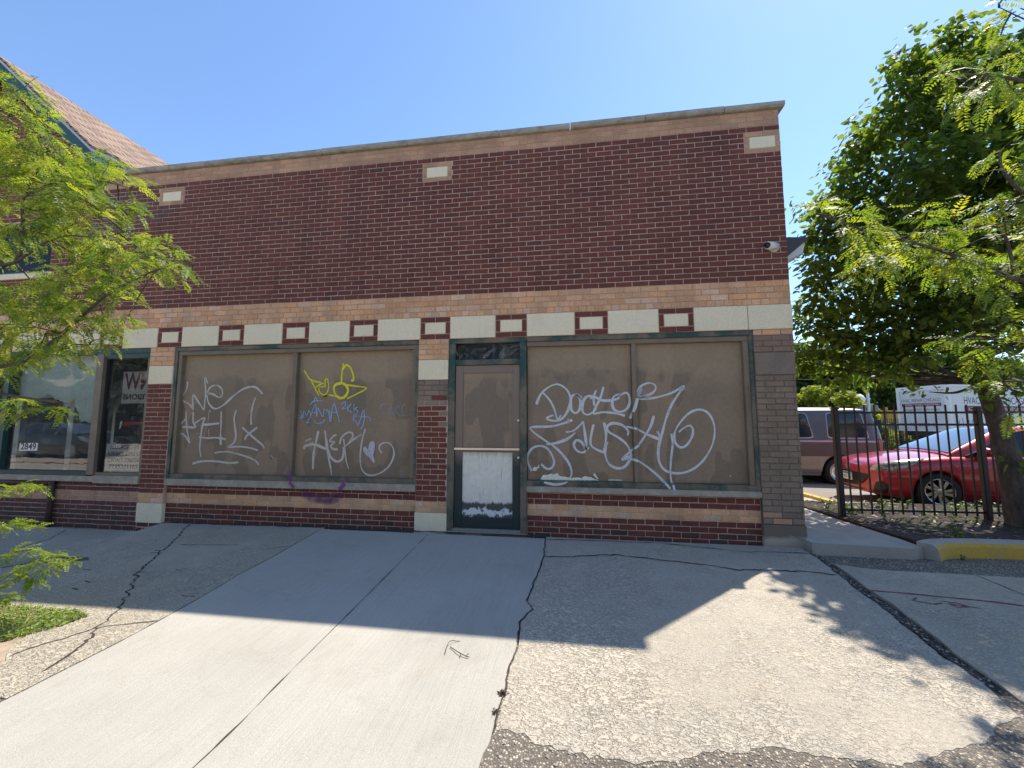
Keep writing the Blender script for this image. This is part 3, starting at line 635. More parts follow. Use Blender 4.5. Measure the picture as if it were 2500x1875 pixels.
far_r = sheet("sidewalk", fr, 0.008, MAT['conc_grey'], 0.3)
crack([(2.53,-0.69),(2.50,-1.4),(2.47,-3.1)], 0.012, far_r, dz=0.0095, seed=21, amp=0.004, name='joint')
crack([(6.1,-0.7),(6.1,-3.1)], 0.012, far_r, dz=0.0095, seed=22, amp=0.004, name='joint')
gap = [(1.42,-0.24),(1.40,-0.56),(1.36,-0.8),(1.31,-1.16),(1.30,-1.39),(1.25,-1.67),(1.22,-1.92),(1.18,-2.2),(1.14,-2.5),(1.08,-2.72)]
crack(gap, 0.085, far_r, mat='gravel_dark', dz=-0.006, seed=23, amp=0.012, name='joint_gravel', wvar=0.35)
m_red = simple("faded_red_marking_paint", (0.17, 0.045, 0.05), 0.85, 0.35, 40)
crack([(1.31,-1.16),(1.70,-1.20),(2.15,-1.26),(2.32,-1.31)], 0.022, far_r, dz=0.010, seed=24, amp=0.006, name='paint_mark').data.materials[0] = m_red
for pts in ([(1.62,-1.26),(1.55,-1.32),(1.66,-1.37),(1.74,-1.33)], [(1.76,-1.3),(1.86,-1.32),(1.88,-1.38),(1.79,-1.4),(1.78,-1.34),(1.95,-1.4)]):
    crack(pts, 0.014, far_r, dz=0.010, seed=25, amp=0.006, name='paint_mark').data.materials[0] = m_red
crack([(-5.53,-0.88),(-5.2,-0.85),(-4.8,-0.82)], 0.014, old_l, seed=26, amp=0.004, name='paint_mark').data.materials[0] = m_red
crack([(-4.42,-0.93),(-4.33,-0.86),(-4.22,-0.80)], 0.012, old_l, seed=27, amp=0.02, name='paint_mark').data.materials[0] = m_red

# walkway beside the shop, planting bed, kerbs, lot
def HW(x, y): return -0.128 - 0.055*max(0.0, y)*0.9 - 0.02*max(0, x-1.5)*0.4
mb = MB()
walk = [(1.44,-0.205),(1.9,-0.235),(2.35,-0.255),(2.50,-0.18),(2.54,0.5),(2.58,1.2),(2.68,2.3),(2.85,3.1),(3.45,3.12),(3.55,4.2),(1.44,4.2)]
sheet("walkway", walk, 0.0, MAT['conc_walk'], 0.3, HW, edge=0.17)
def HBED(x, y): return -0.125 - 0.045*max(0.0, y) + 0.025*noise.noise(Vector((x*2.1, y*2.1, 3)))
bed = [(2.55,-0.1),(2.9,0.1),(3.4,0.14),(9.5,0.16),(9.5,3.0),(3.55,3.0),(2.9,3.0),(2.7,2.3),(2.6,1.2)]
sheet("planting_bed", bed, 0.0, MAT['soil'], 0.12, HBED, edge=0.2)
kp = catmull([(2.52,-0.20,0),(2.66,-0.10,0),(2.86,-0.035,0),(3.24,0.01,0),(4.2,0.03,0),(6.5,0.03,0),(9.5,0.03,0)], 6)
def kerb(name, path, w, ztop, zbot, mats, side=1):
    mb = MB(); rows = []
    for i, p in enumerate(path):
        d = (path[min(i+1, len(path)-1)]-path[max(i-1, 0)]).normalized(); n = Vector((d.y, -d.x, 0))*side
        zt = ztop(p.x, p.y) if callable(ztop) else ztop; zb = zbot(p.x, p.y) if callable(zbot) else zbot
        f = p + n*w/2; b = p - n*w/2
        rows.append([mb.vert(q) for q in [(f.x+n.x*.015, f.y+n.y*.015, zb), (f.x, f.y, zt-0.045), (f.x-n.x*.02, f.y-n.y*.02, zt-0.012), (f.x-n.x*.05, f.y-n.y*.05, zt), (b.x, b.y, zt), (b.x, b.y, zb)]])
    for i in range(len(rows)-1):
        for k in range(5):
            mb.m = 0 if k < 2 else 1
            mb.face((rows[i][k], rows[i+1][k], rows[i+1][k+1], rows[i][k+1]))
    mb.m = 1; mb.face(rows[0]); mb.face(rows[-1][::-1])
    o = mb.build(name, mats, fix=True); return tag(o, kind='structure')
kerb("kerb", kp, 0.16, -0.095, -0.27, [MAT['yellow'], MAT['conc_walk']])
lk = [Vector((x, 3.06, 0)) for x in frange(3.62, 9.5, 0.5)]
kerb("kerb", lk, 0.15, lambda x, y: -0.265, -0.5, [MAT['conc_walk'], MAT['conc_walk']], side=-1)
yk = [Vector((3.62-0.02*(y-3.1), y, 0)) for y in frange(3.14, 9.0, 0.6)]
kerb("kerb", yk, 0.17, lambda x, y: -0.27-0.01*(y-3), -0.55, [MAT['yellow'], MAT['yellow']], side=1)
def HLOT(x, y): return -0.392 - 0.012*max(0, y-3) - 0.004*max(0, x-4)
sheet("parking_lot", [(3.5,3.12),(9.6,3.12),(14,3.3),(60,3.3),(60,55),(-12,55),(-12,24),(1.6,24),(1.6,9),(3.4,9)], 0.0, MAT['asphalt'], 2.5, HLOT, edge=0.02)

# ------------------------------------------------------------------ the shop
B = 0.2032; C = 0.0677
def zc(n):
    if n <= 33: return n*C*33.03/33 if n > 0 else n*C
    if n <= 37: return C*(33.03+(n-33)*1.1)
    if n <= 41: return C*(37.43+(n-37)*1.08)
    return C*(41.75+n-41)
BASE = Vector((-3.0, 0.0, -0.23))
shop = thing("brick_storefront", "long dark red brick storefront with tan brick bands and brown boarded windows covered in graffiti", "building", BASE)
OFF = -BASE
def part(mb, name, mat, parent=None, fix=False):
    if parent is None: return mb.build(name, mat, shop, OFF, fix)
    return mb.build(name, mat, parent, None, fix)
rb = random.Random(11)
def c_red():
    k = rb.random(); v = rb.uniform(0.90, 1.09)
    if k < 0.035: return (0.125*v, 0.040*v, 0.034*v, 1)
    if k < 0.10: return (0.176*v, 0.048*v, 0.032*v, 1)
    return (0.154*v, 0.043*v, 0.030*v, 1)
def c_tan():
    k = rb.random(); v = rb.uniform(0.86, 1.12)
    if k < 0.15: return (0.68*v, 0.45*v, 0.30*v, 1)
    if k < 0.35: return (0.70*v, 0.38*v, 0.19*v, 1)
    return (0.67*v, 0.395*v, 0.22*v, 1)
def c_tan_dull():
    v = rb.uniform(0.85, 1.1); return (0.50*v, 0.295*v, 0.18*v, 1)
def c_brown():
    v = rb.uniform(0.88, 1.12); return (0.245*v, 0.185*v, 0.132*v, 1)
def brick_at(mb, x0, x1, z0, z1, y, col, joint=0.0047):
    x0 += joint; x1 -= joint; z0 += joint; z1 -= joint
    if x1-x0 < 0.012 or z1-z0 < 0.01: return
    mb.cur = col; d = y + rb.uniform(-0.0014, 0.0014); e = 0.0032
    j = lambda: rb.uniform(-0.0022, 0.0022)
    a = [mb.vert(p) for p in [(x0+e+j(), d, z0+e+j()), (x1-e+j(), d, z0+e+j()), (x1-e+j(), d, z1-e+j()), (x0+e+j(), d, z1-e+j())]]
    b = [mb.vert(p) for p in [(x0+j(), d+e, z0+j()), (x1+j(), d+e, z0+j()), (x1+j(), d+e, z1+j()), (x0+j(), d+e, z1+j())]]
    c = [mb.vert((mb.v[k][0], y+0.02, mb.v[k][2])) for k in b]
    mb.face(a)
    for i in range(4):
        k = (i+1) % 4
        mb.face((a[i], b[i], b[k], a[k])); mb.face((b[i], c[i], c[k], b[k]))
def bricks(mb, X0, X1, n0, n1, colf, y=0.0, bond=0.0, ex=(), unit=B, limit=None, over=None):
    """running bond from course n0 up to n1; ex: rectangles (x0,x1,z0,z1) left free"""
    for n in range(n0, n1):
        z0, z1 = zc(n), zc(n+1); zm = (z0+z1)/2
        xr = X1 if limit is None else min(X1, limit(z1))
        if xr <= X0: continue
        segs = [(X0, xr)]
        for (a, b, c, d) in ex:
            if c < zm < d:
                ns = []
                for (s, e) in segs:
                    if b <= s or a >= e: ns.append((s, e)); continue
                    if a > s: ns.append((s, a))
                    if b < e: ns.append((b, e))
                segs = ns
        off = bond + (0.5*unit if n % 2 else 0.0)
        for (s, e) in segs:
            k = math.floor((s-off)/unit)
            while off + k*unit < e - 1e-4:
                a = max(s, off+k*unit); b = min(e, off+(k+1)*unit)
                if b-a < 0.03 and b < e: pass
                cx = colf()
                if over:
                    o = over((a+b)/2, zm)
                    if o: cx = o
                brick_at(mb, a, b, z0, z1, y, cx); k += 1
XR = 7.38*B; XL = -8.31; XFAR = -13.0
GY = 0.62            # the gable stands back behind the parapet
RK = [(-11.63, 8.01), (-9.28, 5.94), (-8.75, 5.69), (-8.38, 5.39), (-7.7, 4.80)]
def rake(z):
    for (xa, za), (xb, zb) in zip(RK, RK[1:]):
        if z >= zb: return xa+(xb-xa)*(za-z)/(za-zb)
    return RK[-1][0]
plq = [(-15.1*B, -13.07*B), (-35.9*B, -33.75*B), (5.35*B, XR)]
pz0, pz1 = zc(65)-0.3*C, zc(69)
UPW = (-10.45, -9.22, 3.50, 4.36)
wall = MB()
bricks(wall, XFAR, XR, 41, 70, c_red, ex=[(a, b, pz0, pz1) for a, b in plq] + [UPW],
       over=lambda x, z: (0.125*rb.uniform(.9,1.1), 0.055, 0.047, 1) if (x < -7.35+0.25*math.sin(z*9) and 3.85+0.1*math.sin(x*7) < z < 4.72 and x > -8.4) else None)
bricks(wall, XFAR, XL, 70, 73, c_red)
bricks(wall, XFAR, -7.7, 72, 116, c_red, GY, limit=lambda z: rake(z+0.1))
bricks(wall, XL, XR, 70, 73, c_tan_dull)
bricks(wall, XFAR, XR, 38, 41, c_tan); bricks(wall, XFAR, XR, 37, 38, c_tan, unit=B/2)
for a, b in plq:        # tan brick frames round the three small stones
    w = b-a; s = 0.28*B
    for z0, z1 in ((pz0, pz0+C*1.05), (pz1-C*1.0, pz1)):
        for i in range(2): brick_at(wall, a+s*(i == 0)*0+i*w/2, a+(i+1)*w/2, z0, z1, -0.001, c_tan_dull())
    for x0, x1 in ((a, a+s), (b-s, b)):
        for i in range(2):
            h = (pz1-pz0-2.05*C)/2; brick_at(wall, x0, x1, pz0+C*1.05+i*h, pz0+C*1.05+(i+1)*h, -0.001, c_tan_dull())
for k in range(-13, 1): # red brick frames in the stone band
    a, b = 5*k*B, (5*k+2)*B
    zz = [zc(33), zc(33)+C*1.03, zc(37)-C*1.03, zc(37)]
    for z0, z1 in ((zz[0], zz[1]), (zz[2], zz[3])):
        for i in range(2): brick_at(wall, a+i*B, a+(i+1)*B, z0, z1, 0.0, c_red())
    for x0, x1 in ((a, a+0.30*B), (b-0.30*B, b)): brick_at(wall, x0, x1, zz[1], zz[2], 0.0, c_red())
P1 = (-35.52*B, -33.49*B); P2 = (-15.1*B, -13.07*B); P3 = (5.22*B, XR)
bricks(wall, P1[0], P1[1], 2, 25, c_red, bond=P1[0]); bricks(wall, P1[0], P1[1], 0, 2, c_tan, bond=P1[0]); bricks(wall, P1[0], P1[1], 29, 33, c_tan, bond=P1[0]+B/2)
bricks(wall, P2[0], P2[1], 2, 25, c_red, bond=P2[0]+0.45*B, over=lambda x, z: c_brown() if z > zc(21)+0.05*math.sin(x*40) or (x > -2.76 and z > 1.02) else None)
bricks(wall, P2[0], P2[1], 0, 2, c_tan, bond=P2[0]); bricks(wall, P2[0], P2[1], 29, 33, c_tan, bond=P2[0]+B/2)
def p3over(x, z):
    if z > zc(32): return None
    if z < 0.16 and rb.random() < 0.45: return None
    return c_brown() if z < zc(29) else (0.25, 0.165, 0.12, 1)
bricks(wall, P3[0], P3[1], 2, 25, c_red, bond=P3[0], over=p3over); bricks(wall, P3[0], P3[1], 0, 2, c_tan_dull, bond=P3[0]+B/2, over=p3over)
bricks(wall, P3[0], P3[1], 29, 33, c_tan, bond=P3[0]+B/2, over=p3over)
PY = 0.045
WR = (-1.63, P3[0]); WL = (P1[1], P2[0]); W2 = (-12.6, P1[0])
def low_dark(x, z): return (0.095*rb.uniform(.8,1.2), 0.045, 0.036, 1) if z < -0.16 and rb.random() < 0.6 else None  # some bricks in the lowest courses coloured darker
for (a, b), s in ((WR, 5), (WL, 5)):
    bricks(wall, a, b, 2, s, c_red, PY, bond=a-0.58*B); bricks(wall, a, b, 0, 2, c_tan, PY, bond=a+0.1*B); bricks(wall, a, b, -5, 0, c_red, PY, bond=a-0.58*B, over=low_dark)
c_old = lambda: (0.13*rb.uniform(.75,1.2), 0.045, 0.038, 1)
bricks(wall, W2[0], -7.98, 2, 5, c_old, PY); bricks(wall, W2[0], -7.98, 0, 2, c_tan_dull, PY); bricks(wall, W2[0], -7.98, -7, 0, c_old, PY, over=low_dark)
bricks(wall, -7.98, W2[1], 2, 5, c_old, PY-0.006, bond=0.02); bricks(wall, -7.98, W2[1], 0, 2, c_tan_dull, PY-0.006); bricks(wall, -7.98, W2[1], -7, 0, c_old, PY-0.006, bond=0.02)
bricks(wall, P1[0], P1[1], -7, -4, c_old, 0.004)
# side wall beyond the corner, seen edge-on only: brick as well
for n in range(-4, 73):
    z0, z1 = zc(n), zc(n+1); k = 0
    y = -0.0 + (0.10 if n % 2 else 0.20)
    e = 0.0045
    for (ya, yb) in [(0.022, y)] + [(y+i*B, y+(i+1)*B) for i in range(0, 12)]:
        wall.cur = c_red() if 2 <= n < 70 and not 29 <= n < 41 else c_tan()
        a = [wall.vert(p) for p in [(XR, ya+e, z0+e), (XR, yb-e, z0+e), (XR, yb-e, z1-e), (XR, ya+e, z1-e)]]; wall.face(a)
# mortar behind the bricks
wall.m = 1; wall.cur = (1, 1, 1, 1)
my = 0.0055
def back(x0, x1, z0, z1, y=0.0, m=1, depth=0.18): wall.m = m; wall.box(x0, x1, y+my, y+depth, z0, z1)
SILL_L = zc(4)-0.03; HEADZ = 2.235
back(XL, XR-0.004, zc(70), zc(73), m=2)
back(UPW[1], XR-0.004, zc(41), zc(70)); back(XFAR, UPW[0], zc(41), zc(70)); back(UPW[0], UPW[1], zc(41), UPW[2]); back(UPW[0], UPW[1], UPW[3], zc(70))
back(XFAR, XR-0.004, zc(33), zc(41), m=2)
wall.m = 1; wall.box(XFAR, XL, my, 0.18, zc(70), zc(73)); wall.box(XFAR, XL, 0.18, GY+0.1, zc(72), zc(73)-0.01); wall.prism([(XFAR, 4.8), (-7.85, 4.8), (-8.42, 5.28), (-8.80, 5.57), (-9.34, 5.82), (-11.63, 7.86), (XFAR, 6.6)], GY+my, GY+0.2)
for P, mm in ((P1, 1), (P2, 1), (P3, 4)):
    back(P[0], P[1]-(0.004 if P is P3 else 0), 0.0, zc(25) if P is not P2 else zc(21), m=mm); back(P[0], P[1]-(0.004 if P is P3 else 0), zc(29), zc(33), m=2 if P is not P3 else 4)
back(P1[0], P1[1], -0.5, -0.27, m=1); back(P2[0], P2[1], zc(21), zc(25), m=4)
for (a, b) in (WR, WL): back(a, b, -0.40, 0.30, PY, 1)
back(W2[0], -7.98, -0.55, 0.30, PY, 1); back(-7.98, W2[1], -0.55, 0.30, PY-0.006, 3)
# solid body behind
wall.m = 1
wall.box(XL+0.02, XR-0.006, 0.19, 0.42, zc(33), 4.95); wall.box(XR-0.25, XR-0.006, 0.19, 9.0, -0.35, 4.95)
wall.box(XFAR, XR-0.26, 3.5, 3.7, -0.4, 4.9); wall.box(XFAR, XR-0.26, 0.19, 3.5, 2.45, 2.6); wall.box(XFAR, XR-0.26, 0.10, 3.5, -0.5, -0.42)
wall.box(XL, XR-0.26, 0.42, 9.0, 4.55, 4.7); wall.box(XFAR, XFAR+0.2, 0.19, 9, -0.5, 6)
part(wall, "wall", [MAT['brick'], MAT['mortar'], MAT['mortar_tan'], MAT['mortar_white'], MAT['mortar_brown']])

def stones(name, rects, mat=None, bev=0.004, y0=-0.003, y1=0.05):
    for r in rects:
        mb = MB(); mb.box(r[0], r[1], y0, y1, r[2], r[3], bev); part(mb, name, mat or MAT['stone'])
g = 0.004
for k in range(-13, 0): stones("band_stone", [((5*k+2)*B+g, (5*k+5)*B-g, zc(33)+g, zc(37)-g)])
for k in range(-13, 1): stones("band_stone", [((5*k+.3)*B+g, (5*k+1.7)*B-g, zc(33)+1.03*C+g, zc(37)-1.03*C-g)], y0=0.001)
stones("band_stone", [(2*B+g, 5*B-g, zc(33)+g, zc(37)-g), (5*B+g, XR+0.002, zc(33)+g, zc(37)-g)], y1=0.10)
for a, b in plq: stones("plaque_stone", [(a+.28*B+g, b-.28*B-g, pz0+1.05*C+g, pz1-C-g)], y0=0.0)
stones("pier_stone", [(P1[0]+g, P1[1]-g, zc(25)+g, zc(29)-g), (P2[0]+g, P2[1]-g, zc(25)+g, zc(29)-g)], y1=0.12)
stones("pier_stone", [(P3[0]+g, P3[1]+0.001, zc(25)+g, zc(29)-g)], MAT['stone_painted'], y1=0.12)
stones("pier_base", [(P1[0]-.006, P1[1]+.004, -0.275, -g), (P2[0]-.006, P2[1]+.004, -0.30, -g)], y0=-0.006, y1=0.12)
def m_base3():
    t = NT("half_painted_base_stone")
    n = t.noise(5, 6, 0.7); sep = t.new('ShaderNodeSeparateXYZ'); t.link(t.tc, sep.inputs[0])
    f = t.ramp(t.math('ADD', sep.outputs[2], t.math('MULTIPLY', n, 0.16)), (0.0, 1.0), (0.02, 0.0))
    f = t.ramp(t.math('ADD', t.math('MULTIPLY', sep.outputs[2], 2.0), t.math('ADD', t.math('MULTIPLY', n, 0.3), 0.55)), (0.38, 1.0), (0.48, 0.0))
    c = t.mix(f, t.mix(n, (0.16, 0.125, 0.095), (0.2, 0.155, 0.12)), t.mix(t.noise(40, 5, .7), (0.36, 0.31, 0.22), (0.52, 0.46, 0.35)))
    t.set(Base_Color=c, Roughness=0.85); t.bump(t.noise(90, 4, .7), 0.3, 0.003); return t.m
MAT['base3'] = m_base3()
stones("pier_base", [(P3[0]-.004, P3[1]+0.003, -0.30, -g)], MAT['base3'], y0=-0.006, y1=0.3)
# coping, in lengths
cop = MB(); x = XL-0.02; rc = random.Random(5)
while x < XR+0.04:
    w = rc.choice([0.62, 0.95, 1.22, 1.3]); x2 = min(x+w, XR+0.055)
    if XR+0.055-x2 < 0.3: x2 = XR+0.055
    z0 = zc(73)+0.004; dzz = rc.uniform(-0.004, 0.004); e = 0.05
    prof = [(-0.055, z0+0.02+dzz), (-0.035, z0+dzz), (0.40, z0+dzz), (0.40, z0+0.085), (-0.03, z0+0.074+dzz), (-0.055, z0+0.060+dzz)]
    a = [cop.vert((x+0.004, y, z)) for y, z in prof]; b = [cop.vert((x2-0.004, y, z)) for y, z in prof]; n = len(prof)
    cop.face(a); cop.face(b[::-1])
    for i in range(n): cop.face((a[i], b[i], b[(i+1) % n], a[(i+1) % n]))
    x = x2
cop.box(XR-0.2, XR+0.055, 0.41, 9.0, z0+0.005, z0+0.09)
part(cop, "coping", MAT['coping'], fix=True)

# sills
def sill(x0, x1, z0, z1, y0, y1=0.15):
    mb = MB(); mb.box(x0, x1, y0, y1, z0, z1, 0.006); part(mb, "sill", MAT['sill'])
sill(WR[0]-0.005, WR[1]-0.002, 0.288, 0.357, -0.012); sill(WL[0]+0.002, WL[1]-0.002, 0.252, 0.345, -0.012)
sill(W2[0], -7.99, 0.27, 0.352, -0.005); sill(-8.0, W2[1]-0.002, 0.255, 0.365, -0.02)

# boarded windows
def panel_board(parent, x0, x1, z0, z1, y=0.085, name="board"):
    mb = MB(); mb.box(x0, x1, y, y+0.02, z0, z1, 0.003); return part(mb, name, MAT['panel'], parent)
def frame_bars(bars, name, mat, parent=None, bev=0.003):
    mb = MB()
    for b in bars: mb.box(*b, bev)
    return part(mb, name, mat, parent)
zs = 0.359
winR = frame_bars([(WR[0], WR[1], 0.012, 0.11, 2.172, HEADZ-.002), (WR[1]-0.048, WR[1], 0.014, 0.11, zs, 2.170), (WR[0], WR[1]-0.05, 0.012, 0.11, zs, 0.425)], "boarded_window", MAT['green_worn'])
tag(winR, "boarded window right of the door lettered DOCTOR FAUST")
frame_bars([(WR[0]+0.002, 1.02-0.005, 0.028, 0.10, 2.112, 2.170), (0.952, 1.016, 0.028, 0.10, 0.427, 2.110)], "inner_frame", MAT['brown'], winR)
frame_bars([(-0.332, -0.278, 0.030, 0.10, 0.427, 2.110)], "mullion", MAT['brown'], winR)
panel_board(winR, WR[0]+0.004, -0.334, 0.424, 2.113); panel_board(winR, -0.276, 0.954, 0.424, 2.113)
zl = 0.347
winL = frame_bars([(WL[0]+.003, WL[1]-.003, 0.012, 0.11, 2.175, HEADZ-.005), (WL[0]+.003, WL[0]+0.045, 0.014, 0.11, zl, 2.173), (WL[1]-0.045, WL[1]-.003, 0.014, 0.11, zl, 2.173), (WL[0]+0.047, WL[1]-0.047, 0.014, 0.11, zl, 0.41)], "boarded_window", MAT['green_worn'])
tag(winL, "boarded window left of the door with yellow, blue and white tags")
frame_bars([(WL[0]+0.047, WL[1]-0.047, 0.028, 0.10, 2.115, 2.173), (WL[0]+0.047, WL[0]+0.105, 0.03, 0.10, 0.412, 2.113), (WL[1]-0.095, WL[1]-0.047, 0.03, 0.10, 0.412, 2.113)], "inner_frame", MAT['brown'], winL)
frame_bars([(-4.915, -4.852, 0.030, 0.10, 0.412, 2.113)], "mullion", MAT['brown'], winL)
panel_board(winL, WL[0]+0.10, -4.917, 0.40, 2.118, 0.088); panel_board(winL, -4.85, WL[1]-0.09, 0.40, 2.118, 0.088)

# graffiti
GC = {'L': (0.54, 0.50, 0.44), 'Y': (0.74, 0.68, 0.03), 'B': (0.30, 0.52, 0.78), 'F': (0.28, 0.35, 0.42), 'H': (0.52, 0.50, 0.56), 'S': (0.60, 0.62, 0.62), 'W': (0.80, 0.82, 0.66)}
def gy(x, z):
    if abs(x+0.305) < 0.030 or abs(x+4.883) < 0.034: return 0.0285
    if x > -2 and z < 0.355: return -0.0135
    if x > -2 and z < 0.427: return 0.0105
    return 0.0845 if x > -2 else 0.0868
def ribbon(mb, pts, w, col, yf=gy, al0=1.0):
    global LAYER
    LAYER += 0.00012
    P = catmull([(x, 0, z) for x, z in pts], 7); w *= 1.18
    rows = []; L = sum((P[i+1]-P[i]).length for i in range(len(P)-1)); s = 0
    for i, p in enumerate(P):
        if i: s += (P[i]-P[i-1]).length
        d = (P[min(i+1, len(P)-1)]-P[max(i-1, 0)])
        d = d.normalized() if d.length > 1e-9 else Vector((1, 0, 0))
        n = Vector((-d.z, 0, d.x)); k = w*0.5*(0.88+0.55*noise.noise(Vector((p.x*6, p.z*6, LAYER*999))))
        fade = min(1.0, 0.55+min(s, L-s)/0.03)*max(0.35, min(1.0, 0.85+0.6*noise.noise(Vector((p.x*9, p.z*9, LAYER*777)))))
        y = yf(p.x, p.z)-(LAYER % 0.006); row = []
        for off, al in ((-2.3, 0.0), (-1.2, 0.10), (-0.85, 0.85), (0, 1.0), (0.85, 0.85), (1.2, 0.10), (2.3, 0.0)):
            q = p + n*k*off; row.append(mb.vert((q.x, y, q.z), (*col, al*fade*al0)))
        rows.append(row)
    for i in range(len(rows)-1):
        for k in range(6): mb.face((rows[i][k], rows[i+1][k], rows[i+1][k+1], rows[i][k+1]))
gm = {}
LAYER = 0.0
for line in GRAF.strip().split('\n'):
    f = line.split(' '); col, w = f[0], float(f[1]); pts = [(float(a)/1000, float(b)/1000) for a, b in (q.split(',') for q in f[2:])]
    key = (col, pts[0][0] > -2, (pts[0][0] > -4.88 if col != 'W' else len(gm))); mb = gm.setdefault(key, MB())
    if w == 0:
        P = ragged(pts+[pts[0]], 0.008, 0.008, 3, 60) if col == 'W' else [(p.x, p.z) for p in catmull([(x, 0, z) for x, z in pts+[pts[0]]], 4)]
        cx = sum(p[0] for p in P)/len(P); cz = sum(p[1] for p in P)/len(P)
        if col == 'W': P = [(x, max(z, 0.4285)) for x, z in P]
        ids = [mb.vert((x, (0.0775 if col == 'W' else 0.0800), z), (*GC[col], 0.9)) for x, z in P[:-1]]; mb.face(ids)
    else: ribbon(mb, pts, w, GC[col])
for (col, right, _), mb in gm.items():
    part(mb, "peeled_paint_patch" if col == 'W' else "graffiti", MAT['graf'], winR if right else winL)
pur = MB()
ypur = lambda x, z: 0.0105 if z > 0.347 else (-0.014 if z > 0.252 else PY-0.004)
for pts, w in (([(-4.86,0.50),(-4.87,0.41),(-4.85,0.36),(-4.84,0.349)], .035), ([(-4.84,0.343),(-4.80,0.30),(-4.77,0.262)], .04), ([(-4.04,0.343),(-4.08,0.29),(-4.12,0.262)], .05), ([(-4.02,0.42),(-4.03,0.36)], .05)):
    ribbon(pur, pts, w, (0.20, 0.05, 0.25), ypur, 0.6)
for pts, w in (([(-4.70,0.20),(-4.5,0.13),(-4.3,0.12),(-4.1,0.17),(-4.05,0.22)], .10), ([(-4.6,0.14),(-4.35,0.08),(-4.15,0.13)], .09)):
    ribbon(pur, pts, w, (0.16, 0.045, 0.19), ypur, 0.30)
part(pur, "graffiti", MAT['graf'], winL)

# door
DX0, DX1 = P2[1], WR[0]
door_fr = frame_bars([(DX0+.002, DX0+0.088, 0.010, 0.13, -0.21, 2.17), (DX1-0.085, DX1-.002, 0.010, 0.13, -0.21, 2.17), (DX0+.002, DX1-.002, 0.010, 0.13, 2.172, HEADZ-.002), (DX0+0.09, DX1-0.087, 0.014, 0.13, 1.885, 1.955)], "door_frame", MAT['green_worn'])
mb = MB(); mb.box(DX0+0.089, DX1-0.086, 0.06, 0.07, 1.956, 2.171); part(mb, "transom_pane", MAT['glass_dark'], door_fr)
mb = MB(); mb.box(DX0+0.089, DX1-0.086, 0.16, 0.17, 1.90, 2.20); part(mb, "transom_backing", simple("transom_reflection_tone", (0.10, 0.13, 0.17), 0.6, 0.4, 5), door_fr)  # blue-grey colour stands in for the transom's dark reflections
lx0, lx1 = DX0+0.093, DX1-0.09
def m_doorpaint():
    t = NT("green_door_painted_brown_above")
    sep = t.new('ShaderNodeSeparateXYZ'); t.link(t.tc, sep.inputs[0]); n = t.noise(5, 5, 0.6)
    f = t.ramp(t.math('ADD', sep.outputs[2], t.math('MULTIPLY', n, 0.16)), (0.68, 0.0), (0.92, 1.0))
    n2 = t.noise(40, 5, .7)
    c = t.mix(f, t.mix(n2, (0.009, 0.024, 0.024), (0.018, 0.04, 0.039)), t.mix(t.noise(2, 5, .6), (0.19, 0.147, 0.108), (0.24, 0.182, 0.135)))
    t.set(Base_Color=c, Roughness=0.5); t.bump(n2, 0.1, 0.003); return t.m
MAT['doorpaint'] = m_doorpaint()
leaf = frame_bars([(lx0, lx0+0.10, 0.032, 0.075, -0.175, 1.880), (lx1-0.095, lx1, 0.032, 0.075, -0.175, 1.880), (lx0+0.101, lx1-0.096, 0.032, 0.075, 1.78, 1.880), (lx0+0.101, lx1-0.096, 0.032, 0.075, -0.175, -0.05), (lx0+0.101, lx1-0.096, 0.034, 0.075, 0.765, 0.80)], "door", MAT['doorpaint'])
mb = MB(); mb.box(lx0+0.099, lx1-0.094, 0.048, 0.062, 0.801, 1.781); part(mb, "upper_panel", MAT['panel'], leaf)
def m_doorglass():
    t = NT("whitewashed_door_glass")
    sep = t.new('ShaderNodeSeparateXYZ'); t.link(t.tc, sep.inputs[0])
    n = t.noise(1.0, 7, 0.75, vec=t.mapv((26, 1, 3.2)), dist=0.4); n2 = t.noise(9, 7, 0.75, dist=1.0); z = sep.outputs[2]
    zz = t.math('ADD', z, t.math('MULTIPLY', n, 0.16))
    c = t.mix(t.ramp(n2, (0.3, 0.0), (0.7, 1.0)), (0.62, 0.61, 0.53), (0.82, 0.81, 0.72))
    c = t.mix(t.ramp(n, (0.56, 0.0), (0.66, 0.6)), c, (0.22, 0.225, 0.21))
    c = t.mix(t.ramp(zz, (0.20, 1.0), (0.225, 0.0)), c, (0.05, 0.06, 0.065))
    spl = t.math('ADD', t.math('MULTIPLY', t.math('ABSOLUTE', t.math('SUBTRACT', z, 0.015)), 3.0), t.noise(11, 7, 0.75))
    c = t.mix(t.ramp(spl, (0.56, 1.0), (0.62, 0.0)), c, (0.66, 0.70, 0.70))
    c = t.mix(t.ramp(zz, (0.78, 0.0), (0.90, 0.7)), c, (0.24, 0.19, 0.14))
    t.set(Base_Color=c, Roughness=0.28, Specular_IOR_Level=0.6); t.bump(n2, 0.1, 0.004); return t.m
mb = MB(); mb.box(lx0+0.099, lx1-0.094, 0.050, 0.060, -0.052, 0.766); part(mb, "lower_pane", m_doorglass(), leaf)
mb = MB(); mb.box(lx0-0.005, lx1-0.002, 0.006, 0.022, 0.792, 0.818, 0.004); mb.box(lx0+0.02, lx0+0.04, 0.02, 0.04, 0.795, 0.815); mb.box(lx1-0.05, lx1-0.03, 0.02, 0.04, 0.795, 0.815)
part(mb, "push_bar", MAT['chrome'], leaf)
for zlk in (1.165, 0.700):
    mb = MB(); mb.smooth = True; mb.lathe([(0.0195, 0.034), (0.0195, 0.025), (0.014, 0.020), (0.004, 0.019)], 20, (lx1-0.018, 0, zlk), 'Y'); part(mb, "lock", MAT['chrome'], leaf, True)
